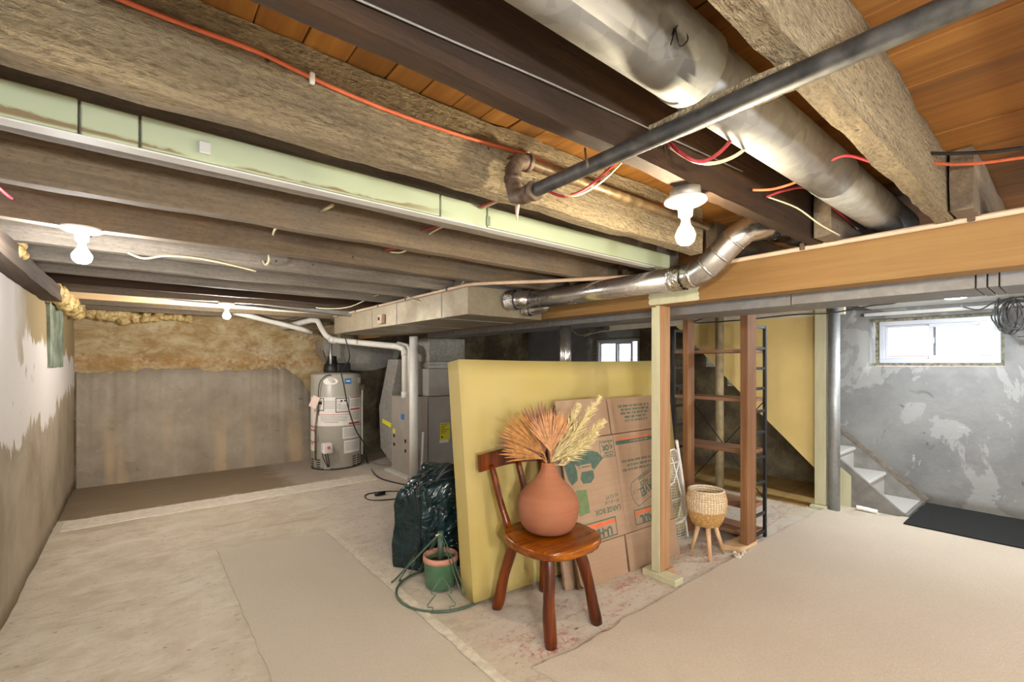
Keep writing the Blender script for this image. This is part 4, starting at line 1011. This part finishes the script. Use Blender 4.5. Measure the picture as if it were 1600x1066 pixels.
part('screw', M['white'], tsd, lambda bm: (tube(bm, [(PXc,PYc,.33),(PXc-.035,PYc-.015,.335)], .004, 8), lathe(bm, [(0,-.008),(.008,0),(0,.008)], (PXc-.038,PYc-.017,.335), 10)))
part('base_ring', M['green_wire'], tsd, lambda bm: tube(bm, [(1.475+.285*math.cos(2*PI*k/48), 2.49+.285*math.sin(2*PI*k/48), .009) for k in range(49)], .0075, 10, False))
for ang in (148, 272, 100, 60):
    a = R(ang); dx, dy = math.cos(a), math.sin(a); sx, sy = -dy, dx
    L = {148: .29, 272: .25, 100: .20, 60: .20}[ang]
    def leg(bm):
        top = Vector((PXc+dx*.02, PYc+dy*.02, .32)); k = Vector((PXc+dx*L*.98, PYc+dy*L*.98, .055))
        q = .011; sv = Vector((sx, sy, 0))
        tube(bm, [top+sv*.008, top+(k-top)*.5+sv*q, k+sv*q, k+Vector((dx,dy,-.3))*.014, k-sv*q, top+(k-top)*.5-sv*q, top-sv*.008], .0036, 8, smooth_path=4)
    part('leg', M['green_wire'], tsd, leg)
def treewire(cx, cy, ang, s=1.0):
    a = R(ang); ux, uy = -math.sin(a), math.cos(a)     # along the ring
    ox, oy = math.cos(a), math.sin(a)
    prof = [(-.052,.0),(-.046,.02),(-.075,.024),(-.078,.034),(-.032,.085),(-.056,.088),(-.058,.098),(0,.172),(.058,.098),(.056,.088),(.032,.085),(.078,.034),(.075,.024),(.046,.02),(.052,.0)]
    return [(cx+ux*p*s - ox*q*.42, cy+uy*p*s - oy*q*.42, .012+q*.92*s) for p, q in prof]
for ang in (237, 120, 0):
    part('tree_motif', M['green_wire'], tsd, lambda bm: tube(bm, treewire(1.475+.285*math.cos(R(ang)), 2.49+.285*math.sin(R(ang)), ang), .0036, 8), label='wire outline of a fir tree')

# ------------------------------------------------------------------ dark green bag
def bagf(bm):
    base = [(1.37,2.98),(1.475,2.79),(1.75,2.66),(2.03,2.53),(2.30,2.92),(1.75,3.28)]
    lv = [(0,1.0),(.03,1.02),(.15,1.02),(.30,1.0),(.45,.985),(.545,.96),(.58,.86),(.59,.5)]
    n = 60; rings = []
    c = Vector((1.80,2.86,0))
    for z, s in lv:
        ring = []
        for k in range(n):
            t = k/n*len(base); i = int(t); f = t-i
            a, b = Vector(base[i]+(0,)), Vector(base[(i+1) % len(base)]+(0,)); p = a+(b-a)*f
            p = c+(p-c)*s; p.z = z*(.93 + (.13 if p.x > 1.5 else 0)*min(1,(p.x-1.4)/.3)) if z > .3 else z
            w = .020*(1 if .02 < z < .62 else .3)
            p += (p-c).normalized()*w*(mnoise.noise(p*6)+.6*mnoise.noise(p*15)); p.z += .02*mnoise.noise(p*7)*(z > .1)
            ring.append(bm.verts.new(p))
        rings.append(ring)
    for A, B in zip(rings, rings[1:]):
        for k in range(n): f = bm.faces.new((A[k],A[(k+1)%n],B[(k+1)%n],B[k])); f.smooth = True
    bm.faces.new(rings[-1]); bm.faces.new(list(reversed(rings[0])))
    bmesh.ops.subdivide_edges(bm, edges=bm.edges, cuts=1, use_grid_fill=True, smooth=.5)
    for v in bm.verts: v.co += Vector((mnoise.noise(v.co*19), mnoise.noise(v.co*17+Vector((5,0,0))), .5*mnoise.noise(v.co*15)))*.006 + Vector((1,1,.2))*.018*(abs(mnoise.noise(v.co*5+Vector((0,9,0))))-.25)
    for v in bm.verts: v.co.z = max(v.co.z, .001)
bg_ = thing('storage_bag', 'shiny dark green plastic storage bag behind the tree stand', 'bag', (1.75,2.9,0))
part('body', M['bag'], bg_, bagf, True)
part('piping', M['black'], bg_, lambda bm: tube(bm, [P(640,884,y=2.78), (1.462,2.775,.2), (1.455,2.77,.4), (1.46,2.80,.56), (1.6,2.70,.62), (1.9,2.58,.63)], .006, 6, smooth_path=3))
part('handle', M['black'], bg_, lambda bm: tube(bm, [(1.55,2.72,.60), (1.60,2.70,.66), (1.68,2.66,.69), (1.78,2.62,.68), (1.84,2.60,.62)], .012, 8, smooth_path=4))
part('handle', M['black'], bg_, lambda bm: tube(bm, [(1.66,2.85,.60), (1.72,2.82,.67), (1.80,2.78,.66), (1.88,2.74,.60)], .012, 8, smooth_path=4))

# ------------------------------------------------------------------ basket planter on legs
bp = thing('basket_planter', 'woven two-tone basket planter on three pale wooden legs', 'planter', (3.243,1.725,0))
Bx, By = 3.243, 1.728
def bprof(z):   # outer radius
    t = (z-.225)/.25
    return .090 + .043*math.sin(min(1, t*1.15)*PI*.62) - (.012*max(0, t-.72)/.28)
NC = 15
for k in range(NC):
    z = .235 + (.47-.235)*k/(NC-1)
    part('coil', M['basket_lo'] if k < 6 else M['basket_hi'], bp, lambda bm: tube(bm, [(Bx+bprof(z)*math.cos(2*PI*i/36), By+bprof(z)*math.sin(2*PI*i/36), z+.0012*(i % 2)) for i in range(37)], .0092, 6, False))
def wraps(bm):
    for i in range(44):
        a = 2*PI*i/44
        tube(bm, [(Bx+(bprof(z)+.0085)*math.cos(a), By+(bprof(z)+.0085)*math.sin(a), z) for z in [.235+.24*q/8 for q in range(9)]], .0022, 5)
o = part('stitching', M['basket_lo'], bp, wraps, label='tan vertical stitching'); o['kind'] = 'stuff'
part('base', M['basket_lo'], bp, lambda bm: lathe(bm, [(0,.222),(.095,.222),(.1,.235),(0,.24)], (Bx,By,0), 32))
part('liner', M['basket_lo'], bp, lambda bm: lathe(bm, [(.095,.24),(bprof(.3)-.006,.3),(bprof(.4)-.006,.4),(bprof(.465)-.006,.466)], (Bx,By,0), 32))
for fx, fy in ((3.226,1.835), (3.133,1.64), (3.345,1.645)):
    tx, ty = Bx+(fx-Bx)*.45, By+(fy-By)*.45
    part('leg', M['leg_wood'], bp, lambda bm: tube(bm, [(fx,fy,0), (tx,ty,.228)], [.0115,.018], 14))
simple('plaster_crumbs', 'small heap of pale plaster crumbs on the floor beside the basket planter', 'debris', M['strip'], lambda bm: [bmesh.ops.create_icosphere(bm, subdivisions=1, radius=random.uniform(.006,.02), matrix=Matrix.Translation((3.36+random.uniform(-.05,.09), 1.555+random.uniform(-.03,.03), .02))) for _ in range(16)])

# ------------------------------------------------------------------ folded white wire frame
wf = thing('folding_wire_frame', 'folded white metal frame with wire mesh leaning beside the boxes', 'folding frame', (3.35,1.98,0))
def WF(u, v): return P(u, v, y=1.95)
part('side_tube', M['white'], wf, lambda bm: tube(bm, [WF(1057,688), WF(1062,720), WF(1069,770), WF(1072,800), WF(1069,810), WF(1062,816), WF(1050,818)], .011, 12, smooth_path=4))
def WB(u, v): return P(u, v, y=2.0)
part('mesh_rim', M['white'], wf, lambda bm: tube(bm, [WB(1046,705), WB(1057,706), WB(1064,755), WB(1074,835), WB(1075,845), WB(1070,851), WB(1054,855)], .008, 10, smooth_path=3))
part('brace', M['white'], wf, lambda bm: tube(bm, [WF(1061,722), WF(1053,754), WF(1045,760)], .005, 8))
part('brace', M['white'], wf, lambda bm: tube(bm, [WF(1050,715), WF(1064,770), WF(1067,800)], .005, 8))
part('brace', M['white'], wf, lambda bm: tube(bm, [WF(1043,726), WF(1061,721)], .005, 8))
part('brace', M['white'], wf, lambda bm: tube(bm, [WF(1045,784), WF(1066,777), WF(1060,810), WF(1047,816)], .005, 8))
def mesh(bm):
    for i in range(9):
        f = i/8; tube(bm, [WB(1040+16*f, 706+f*0), WB(1050+23*f, 852-6*f)], .0018, 5)
    for i in range(34):
        f = i/33; tube(bm, [WB(1041+11*f, 707+146*f), WB(1057+17.5*f, 707+138*f)], .0018, 5)
o = part('wire_mesh', M['white'], wf, mesh); o['kind'] = 'stuff'

# ------------------------------------------------------------------ steel and wood bookcase
bc = thing('bookcase', 'black steel bookcase with brown wooden shelves behind the two studs', 'shelf', (3.8,1.9,0))
SX0, SX1, SY0, SY1 = 3.70, 3.93, 1.60, 2.27
for yy in (SY0, SY1):
    fr_ = part('end_frame', M['steel_dark'], bc, lambda bm: [box(bm, (x-.012, yy-.012, 0), (x+.012, yy+.012, 1.70), .002) for x in (SX0, SX1)])
    for z in (.05, .20, .45, .65, .85, 1.02, 1.20, 1.36, 1.52, 1.69):
        part('rung', M['steel_dark'], fr_, lambda bm: box(bm, (SX0, yy-.008, z-.011), (SX1, yy+.008, z+.011), .002))
for z in (.055, .27, .70, 1.11, 1.50):
    part('shelf_board', M['shelf'], bc, lambda bm: box(bm, (SX0-.01, SY0+.012, z-.014), (SX1+.01, SY1-.012, z+.014), .002))
part('cross_brace', M['steel_dark'], bc, lambda bm: tube(bm, [(SX1,SY0,.30),(SX1,SY1,1.10)], .0045, 8))
part('cross_brace', M['steel_dark'], bc, lambda bm: tube(bm, [(SX1,SY0,1.10),(SX1,SY1,.30)], .0045, 8))

# ------------------------------------------------------------------ water heater
HX, HYc, HR, HT = 2.125, 6.455, .325, 1.255
wh = thing('water_heater', 'tall beige gas water heater covered with labels', 'water heater', (HX,HYc,0))
part('tank', M['heater'], wh, lambda bm: lathe(bm, [(0,.015),(HR-.01,.015),(HR,.03),(HR,1.24),(HR-.012,1.255),(HR*.5,1.275),(0,1.28)], (HX,HYc,0), 64))
part('foot_ring', M['dark_print'], wh, lambda bm: lathe(bm, [(HR-.04,0),(HR-.006,0),(HR-.006,.03),(HR-.04,.03)], (HX,HYc,0), 48))
front = math.atan2(-HYc, -HX)          # towards the camera
def cyl(u, z, rr=.002): # u px position on the drum seen by the camera -> angle
    s = max(-.985, min(.985, (u-525.0)/37.5)); a = front + math.asin(s)
    return (HX+(HR+rr)*math.cos(a), HYc+(HR+rr)*math.sin(a), z)
def zv(v): return 1.4+(568-v)/720*6.04
def lab(bm, u0, u1, v0, v1, rr=.002):
    n = max(4, int((u1-u0)*.7)); z0, z1 = zv(v1), zv(v0); A = []
    for i in range(n+1):
        u = u0+(u1-u0)*i/n; A.append([bm.verts.new(cyl(u, z0, rr)), bm.verts.new(cyl(u, z1, rr)), bm.verts.new(cyl(u, z1, -.002)), bm.verts.new(cyl(u, z0, -.002))])
    for a, b in zip(A, A[1:]):
        for k in range(4): bm.faces.new((a[k], b[k], b[(k+1)%4], a[(k+1)%4]))
    bm.faces.new(A[0]); bm.faces.new(A[-1])
def L(name, mat, *rs, rr=.002, label=None): return part(name, M[mat], wh, lambda bm: [lab(bm, *r, rr) for r in rs], label=label)
L('label', 'paper', (488.5,562,621,666)); L('label', 'paper', (488.5,495,667,706)); L('label', 'paper', (534,561,669,687)); L('label', 'paper', (536,559,690,710))
L('label', 'paper', (556.5,561,591,600))
L('label_frame', 'dark_print', (498,508,622,642), (524,543.5,622,645), rr=.003); L('label', 'paper', (499,507,623.2,640.8), (525.2,542.3,623.4,643.6), rr=.004)
L('red_band', 'red', (545,559,621.5,623), (545,559,640,642.5), (543,559,662,665), (488,498,667.5,669), (488,498,691,693), (498,544,648,648.8), (508,528,660,660.6), rr=.003)
L('print_lines', 'grey_print', *[(499+q, 522+q, 627+k*2.6, 627.8+k*2.6) for q in (9.5,) for k in range(5)], *[(527,541,633+k*2,633.7+k*2) for k in range(5)], *[(545,558,626+k*2,626.7+k*2) for k in range(6)], *[(545,558,645+k*2,645.7+k*2) for k in range(7)], *[(503,540,651+k*2.2,651.7+k*2.2) for k in range(4)], *[(536,559,671+k*1.8,671.6+k*1.8) for k in range(8)], *[(538,557,693+k*2,693.6+k*2) for k in range(7)], rr=.0046)
L('pictogram', 'dark_print', (531,534,625.5,628.5), (536,540,625.5,628), (500,505,628,632), rr=.005)
L('pictogram', 'red', (489.5,491.5,672,675), (492.5,494.5,672,675), (490,492,694,696), rr=.005)
L('badge', 'blue', (537,546.5,592,600.5), rr=.003, label='small blue square sticker'); L('badge_print', 'paper', (539,545,595,597), rr=.004)
def oval(bm):
    n = 20; A = []
    for i in range(n):
        t = 2*PI*i/n; A.append((517+10.5*math.cos(t), zv(596)+.045*math.sin(t)))
    vs = [bm.verts.new(cyl(u, z, .0035)) for u, z in A]; bm.faces.new(vs)
    vs = [bm.verts.new(cyl(u, z, -.001)) for u, z in A]; bm.faces.new(vs)
part('badge', M['paper'], wh, oval, label='white oval badge')
L('medallion', 'grey_print', (490,495,598,606), rr=.003)
for row in range(5):
    for cu in (489.5, 497):
        L('vent_slot', 'black', (cu, cu+(3.5 if cu < 495 else 5.5), 718.5+row*3.6, 720+row*3.6), rr=.0015)
    for cu in (548.5, 555.5):
        L('vent_slot', 'black', (cu, cu+(5 if cu < 553 else 3), 716+row*3.6, 717.5+row*3.6), rr=.0015)
gv = part('gas_valve', M['white'], wh, lambda bm: box(bm, tuple(a-b for a, b in zip(P(511,700,d=5.92), (.06,.05,.07))), tuple(a+b for a, b in zip(P(511,700,d=5.92), (.06,.07,.06))), .012))
part('knob', M['red'], gv, lambda bm: tube(bm, [P(514,700,d=5.88), P(514,700,d=5.85)], .02, 14))
part('valve_wires', M['dark_print'], wh, lambda bm: [tube(bm, [P(503+k*4,705,d=5.95), P(505+k*4,716,d=5.93), P(508+k*3,722,d=5.97), P(512+k,730,d=6.02)], .006, 6, smooth_path=4) for k in range(3)])
L('access_plate', 'grey_print', (508,517,724,733), rr=.006)
part('drain_valve', M['grey_print'], wh, lambda bm: tube(bm, [cyl(525.5,zv(712),-.01), cyl(525.5,zv(712),.02)], .018, 14))
part('gas_tube', M['brass_pipe'], wh, lambda bm: tube(bm, [cyl(500,zv(642),.02), cyl(497.5,zv(670),.025), cyl(497.5,zv(700),.025), cyl(497.5,zv(719),.02)], .011, 8))
part('relief_pipe', M['pvc'], wh, lambda bm: tube(bm, [cyl(561.2,zv(610),.02), cyl(561.2,zv(718),.02)], .014, 10))
part('relief_valve', M['brass_pipe'], wh, lambda bm: box(bm, tuple(Vector(cyl(561,zv(609),.01))-Vector((.03,.03,.02))), tuple(Vector(cyl(561,zv(606),.02))+Vector((.03,.03,.03))), .008))
part('power_lead', M['dark_print'], wh, lambda bm: tube(bm, [P(517,586,d=6.0), P(508,588,d=6.0), P(500,598,d=5.99), P(497.5,615,d=6.0), P(498,650,d=6.05), P(498,690,d=6.05)], .006, 7, smooth_path=4))
part('water_pipe', M['galv'], wh, lambda bm: tube(bm, [(HX-.09,HYc-.05,1.25), (HX-.09,HYc-.05,1.72)], .02, 12))
part('water_pipe', M['galv'], wh, lambda bm: tube(bm, [(HX+.10,HYc-.02,1.25), (HX+.10,HYc-.02,1.37), (HX+.22,HYc+.1,1.40)], .018, 12))
part('draft_fan', M['black'], wh, lambda bm: (lathe(bm, [(0,.0),(.10,0),(.11,.04),(.10,.13),(.07,.15),(.055,.22),(.06,.24),(0,.24)], (HX-.05,HYc+.02,1.26), 24), box(bm, (HX-.02,HYc-.12,1.28), (HX+.16,HYc+.08,1.40), .015)), label='black draught inducer on top')
tgc = P(486,634,d=5.95)
simple('card_tag', 'pinkish paper tag hanging at the left side of the water heater', 'tag', M['pink_paper'], lambda bm: prism(bm, [P(490,618,d=5.96), P(500,622,d=5.96), P(493,640,d=5.95), P(482,634,d=5.95)], (.002,.003,0)))

# ------------------------------------------------------------------ furnace
fu = thing('furnace', 'tall grey furnace cabinet with a yellow label, left of the mattress', 'furnace', (3.0,5.2,0))
part('cabinet', M['furnace'], fu, lambda bm: box(bm, (2.79,5.08,.04), (3.42,5.75,.985), .006))
part('upper_door', M['furnace'], fu, lambda bm: box(bm, (2.79,5.075,.992), (3.42,5.75,1.335), .006))
part('coil_case', M['galv'], fu, lambda bm: box(bm, (2.82,5.12,1.336), (3.40,5.70,1.42), .004))
part('coil_flange', M['galv'], fu, lambda bm: box(bm, (2.80,5.10,1.375), (3.41,5.72,1.39), .002))
part('supply_riser', M['galv_dark'], fu, lambda bm: box(bm, (2.84,5.15,1.42), (3.38,5.68,1.72), .004))
ey = part('energy_label', M['yellow'], fu, lambda bm: box(bm, (2.955,5.073,.43), (3.10,5.08,.645), .0005), label='bright yellow energy label')
part('label_print', M['dark_print'], ey, lambda bm: [box(bm, (2.965+.0*k,5.0715,.625-k*.022), (3.085-.03*(k % 3),5.0735,.632-k*.022)) for k in range(6)] + [box(bm, (2.97,5.0715,.455), (2.995,5.0735,.485))])
part('white_strip', M['paper'], fu, lambda bm: box(bm, (2.95,5.073,.395), (3.08,5.08,.43)))
ra = thing('return_air_box', 'taupe sheet metal air cabinet beside the white column', 'furnace', (2.6,5.3,0))
part('cabinet', M['furnace_tan'], ra, lambda bm: box(bm, (2.565,5.06,.03), (2.775,5.64,.985), .005))
part('side_boot', M['galv_dark'], ra, lambda bm: prism(bm, [(2.57,5.645,.1), (2.57,6.0,.25), (2.57,6.05,.8), (2.57,5.75,1.45), (2.57,5.45,1.45), (2.57,5.645,.98)], (.2,0,0)))
part('base', M['white_board'], ra, lambda bm: box(bm, (2.50,5.06,0), (2.80,5.72,.03), .003))
part('tape_strip', M['yellow'], ra, lambda bm: prism(bm, [(2.566,5.65,.56), (2.566,5.93,.60), (2.566,5.93,.655), (2.566,5.65,.62)], (-.004,0,0)), label='yellow warning strip')
part('sticker', M['blue'], ra, lambda bm: box(bm, (2.562,5.27,.70), (2.566,5.36,.77)))
part('sticker', M['yellow'], ra, lambda bm: box(bm, (2.562,5.53,.50), (2.566,5.60,.56)))
for y, z in ((5.56,.47),(5.56,.36),(5.24,.44),(5.24,.32)): part('vent_hole', M['black'], ra, lambda bm: box(bm, (2.561,y-.02,z-.02), (2.566,y+.02,z+.02)))
part('wiring_diagram', M['grey_print'], ra, lambda bm: [box(bm, (2.562,5.32,.10+k*.025), (2.566,5.44,.108+k*.025)) for k in range(10)])

# ------------------------------------------------------------------ cables and wires
def cable(name, label, mat, pts, r=.004, group=None, sm=5, n=8):
    return simple(name, label, 'cable', M[mat], lambda bm: tube(bm, pts, r, n, smooth_path=sm), group)
oc = thing('orange_cable', 'flat orange cable stapled along the pale rough-sawn joist', 'cable', (0,1.24,2.13))
part('cable', M['cable_orange'], oc, lambda bm: tube(bm, [P(-200,-160,y=1.236), P(190,0,y=1.236), P(300,43,y=1.236), P(400,80,y=1.236), P(488,122,y=1.236), P(560,154,y=1.236), P(640,185,y=1.236), P(730,215,y=1.236), P(820,241,y=1.236), P(880,268,y=1.236), P(940,293,y=1.236), P(1010,318,y=1.236), P(1080,325,y=1.236)], .0055, 8, smooth_path=4))
for u, v in ((488,122), (825,243)):
    part('staple', M['white'], oc, lambda bm: box(bm, tuple(P(u,v,y=1.228)-Vector((.006,.004,.014))), tuple(P(u,v,y=1.228)+Vector((.006,.008,.014))), .002))
cable('white_wire', 'thin white wire running along the dark brown joist face', 'grey_wire', [P(400,-70,y=.772), P(570,4,y=.772), P(720,70,y=.772), P(860,130,y=.772), P(1010,199,y=.772), P(1160,268,y=.772)], .0022, sm=3)
cable('red_cable', 'red cable hanging in a loop below the black pipe at upper right', 'cable_red', [P(1168,168,y=.62), P(1150,208,y=.62), P(1122,240,y=.64), P(1092,253,y=.66), P(1062,238,y=.70), P(1040,215,y=.77)], .0055)
cable('white_cable', 'white cable hanging in a loop beside the red cable below the black pipe', 'cable_white', [P(1222,145,y=.56), P(1195,190,y=.6), P(1165,232,y=.62), P(1125,253,y=.64), P(1085,252,y=.68), P(1045,228,y=.77)], .005)
cable('red_cable', 'red cable hanging in a short loop behind the black pipe end', 'cable_red', [P(965,252,y=1.03), P(940,275,y=1.05), P(910,298,y=1.08), P(880,307,y=1.12), P(855,298,y=1.2)], .005)
cable('white_cable', 'white cable beside the short red loop behind the black pipe', 'cable_white', [P(975,250,y=1.02), P(945,280,y=1.04), P(915,300,y=1.06), P(890,306,y=1.09), P(860,296,y=1.2)], .0035)
cable('red_cable', 'red cable entering the mint green board near its right break', 'cable_red', [P(748,324,y=1.59), P(775,313,y=1.45), P(800,303,y=1.33)], .005)
cable('white_cable', 'white cable entering the mint green board near its right break', 'cable_white', [P(752,326,y=1.59), P(785,312,y=1.45), P(806,305,y=1.33)], .0045)
cable('red_cable', 'red cable stub under the first joist beyond the green board', 'cable_red', [P(658,360,y=2.11), P(672,357,y=2.0), P(690,352,y=1.85)], .005)
cable('white_cable', 'white cable stub under the first joist beyond the green board', 'cable_white', [P(670,366,y=2.11), P(682,359,y=2.0), P(700,350,y=1.85)], .005)
cable('red_cable', 'red cable loop under the brown joist at ceiling centre', 'cable_red', [P(600,391,y=2.66), P(620,388,y=2.5), P(640,384,y=2.3)], .005)
cable('white_cable', 'white cable loop under the brown joist at ceiling centre', 'cable_white', [P(610,394,y=2.66), P(625,395,y=2.55), P(638,390,y=2.4)], .005)
cable('white_cable', 'white cable poking diagonally from the grey joist left of centre', 'cable_white', [P(501,330,y=2.11), P(520,321,y=2.02)], .007, sm=0)
cable('white_cable', 'short white cable stub hanging under a grey joist on the left', 'cable_white', [P(427,367,y=2.66), P(429,360,y=2.55), P(433,355,y=2.4)], .006)
cable('white_cable', 'white cable hooking down below a grey joist left of centre', 'cable_white', [P(420,397,y=3.1), P(420,408,y=3.1), P(415,414,y=3.13), P(411,408,y=3.16)], .007)
cable('white_cable', 'white flat cable looping under the grey joist right of the white bulb', 'cable_white', [P(200,395,y=3.15), P(225,404,y=3.15), P(260,400,y=3.14), P(310,404,y=3.14), P(360,414,y=3.15), P(400,424,y=3.16)], .006)
cable('red_cable', 'red cable end entering a joist at the left edge above the white bulb', 'cable_red', [P(-30,262,y=2.5), P(-5,290,y=2.55), P(10,304,y=2.62), P(20,311,y=2.67)], .006)
cable('orange_cable', 'orange cable crossing the dark boards at the right edge', 'cable_orange', [P(1450,254,x=2.2), P(1490,257,x=2.2), P(1540,254,x=2.2), P(1600,246,x=2.2), P(1660,240,x=2.2)], .0055)
cable('black_cable', 'black cable above the orange one at the right edge', 'cable_black', [P(1440,239,x=2.15), P(1480,240,x=2.15), P(1540,238,x=2.15), P(1600,231,x=2.15), P(1660,226,x=2.15)], .006)
cable('orange_cable', 'orange cable passing the round duct in the right joist bay', 'cable_orange', [P(1176,297,y=.77), P(1205,296,y=.72), P(1235,288,y=.66), P(1256,279,y=.6)], .005)
cable('red_cable', 'red cable running along the round duct towards the beam', 'cable_red', [P(1197,308,y=.77), P(1225,298,y=.73), P(1262,294,y=.70), P(1295,318,y=.69), P(1340,358,y=.69)], .005)
cable('red_cable', 'red cable between the round duct and the thick pale joist', 'cable_red', [P(1300,250,y=.5), P(1325,243,y=.45), P(1365,254,y=.375)], .0045)
cable('white_wire', 'thin white wire hanging from the joist to the beam at right', 'cable_white', [P(1200,308,y=.77), P(1245,325,y=.72), P(1280,350,y=.68), P(1312,368,y=.66)], .003)
cable('beige_wire', 'beige wire drooping in front of the big boxy duct', 'cable_white', [P(462,462,d=4.9), P(490,480,d=4.9), P(540,481,d=4.6), P(580,465,d=4.3), P(612,455,d=4.1), P(635,463,d=4.0), P(655,472,d=3.9), P(690,468,d=3.75), P(715,452,d=3.5), P(745,410,d=3.3)], .004)
cable('black_cable', 'black cord hanging from the duct down across the water heater to the floor', 'cable_black', [P(530,502,d=5.75), P(540,530,d=5.75), P(546,560,d=5.75), P(534,580,d=5.85), P(537,600,d=5.8), P(545,640,d=5.8), P(556,672,d=5.85), P(566,688,d=5.9), P(572,700,d=6.0), P(574,722,z=.012), P(590,745,z=.008), P(625,756,z=.008), P(640,758,z=.008)], .008)
pc = thing('power_cord', 'dark power cord with plug looping on the floor left of the green bag', 'cord', P(590,775,z=0))
part('cord', M['cable_black'], pc, lambda bm: tube(bm, [P(640,768,z=.006), P(605,768,z=.006), P(575,772,z=.006), P(571,778,z=.006), P(585,782,z=.006), P(628,779,z=.006)], .006, 8, smooth_path=5))
part('plug', M['black'], pc, lambda bm: tube(bm, [P(586,773,z=.02), P(601,770,z=.02)], [.018,.02], 10))
cable('black_cable', 'black wire sagging along the back wall by the drain pipe', 'cable_black', [P(505,548,d=6.3), P(512,570,d=6.3), P(522,590,d=6.3), P(530,600,d=6.25)], .006)
cable('black_cable', 'dark flex drooping along the ceiling above the rear pipe', 'cable_black', [P(395,490,d=5.7), P(420,498,d=5.8), P(445,500,d=5.9), P(480,492,d=6.0), P(510,488,d=6.0)], .006)
cable('black_cable', 'dark wire hanging under the duct from the yellow panel to the window', 'cable_black', [Vector((3.12, 1.66, 1.728)), P(1085,505,x=4.0), P(1160,500,x=4.2), P(1240,492,x=4.4), P(1300,489,x=4.6), P(1360,478,x=4.8), P(1400,473,x=4.9), Vector((4.95, .95, 1.976))], .006)
wb_ = thing('wire_bundle', 'tangle of black wires hanging at the window upper right corner', 'cable', P(1585,490,x=5.9))
rr = random.Random(4)
for k in range(11):
    def loop(bm):
        cx, cy = 1582+rr.uniform(-12,14), 478+rr.uniform(-4,10); aa, bb = rr.uniform(12,30), rr.uniform(14,36); xx = 5.85+rr.uniform(-.06,.06); ph = rr.random()*6
        tube(bm, [P(cx+aa*math.cos(ph+t*.55), cy+12+bb*math.sin(ph+t*.55), x=xx+.004*t) for t in range(11)], .005, 6, smooth_path=3)
    part('wire', M['cable_black'], wb_, loop)
part('wire', M['cable_black'], wb_, lambda bm: tube(bm, [P(1600,470,x=5.85), P(1570,470,x=5.86), P(1549,492,x=5.87), P(1562,512,x=5.87), P(1590,514,x=5.87), P(1600,500,x=5.87)], .006, 7, smooth_path=5))
part('wire', M['cable_black'], wb_, lambda bm: tube(bm, [P(1500,478,x=5.5), P(1530,484,x=5.6), P(1560,470,x=5.7), P(1610,462,x=5.8)], .006, 7, smooth_path=5))
cable('white_wire', 'thin white wires tangled above the small rear window', 'cable_white', [P(890,512,x=5.6), P(905,524,x=5.6), P(925,520,x=5.6), P(912,526,x=5.6), P(935,519,x=5.6), P(960,516,x=5.8), P(985,512,x=6.15)], .006)

# ------------------------------------------------------------------ corner details on the left wall
bm = bm_new(); rough_box(bm, XL-.05, XL+.016, 5.1, 5.95, 1.37, 1.88, 14, .003, .005, 1); tag(obj('wall_patch', bm, M['mint_wall']), 'flaking mint painted block set in the top of the left wall', 'block')
def sprayf(bm):
    for i in range(95):
        t = i/94
        if t < .55: p = Vector((XL+.05, 4.9+2.1*t/.55, 1.97-.03*random.random()))
        else: p = Vector((XL+.1+.95*(t-.55)/.45, 7.03, 2.0-.05*random.random()))
        r = random.uniform(.035,.07)*(1 if t < .55 else 1.15-.9*(t-.55)/.45*.6)
        bmesh.ops.create_icosphere(bm, subdivisions=2, radius=r, matrix=Matrix.Translation(p + Vector((random.uniform(-.01,.03),random.uniform(-.03,.02),random.uniform(-.05,.03)))))
    for v in bm.verts: v.co += Vector((mnoise.noise(v.co*20), mnoise.noise(v.co*21+Vector((3,0,0))), mnoise.noise(v.co*19+Vector((0,7,0)))))*.018
simple('spray_foam', 'lumpy amber spray foam in the upper left rear corner', 'insulation', M['spray'], sprayf, smooth=True)
tag(simple('spray_foam', 'pale spray foam lump on the left sill near the white bulb', 'insulation', M['spray'], lambda bm: [bmesh.ops.create_icosphere(bm, subdivisions=2, radius=random.uniform(.025,.04), matrix=Matrix.Translation((XL+.06+random.uniform(0,.04), 3.3+random.uniform(-.12,.12), 1.97+random.uniform(-.02,.03)))) for _ in range(9)], smooth=True), 'pale spray foam lump on the left sill near the white bulb', 'insulation')
simple('metal_rail', 'long grey metal strip under the rear joists before the rear bulb', 'strip', M['grey_paint'], lambda bm: prism(bm, [P(190,462,d=4.4), P(400,480,d=4.7), P(560,496,d=5.2), P(560,490,d=5.2), P(400,472,d=4.7), P(190,456,d=4.4)], (.0,.03,0)))
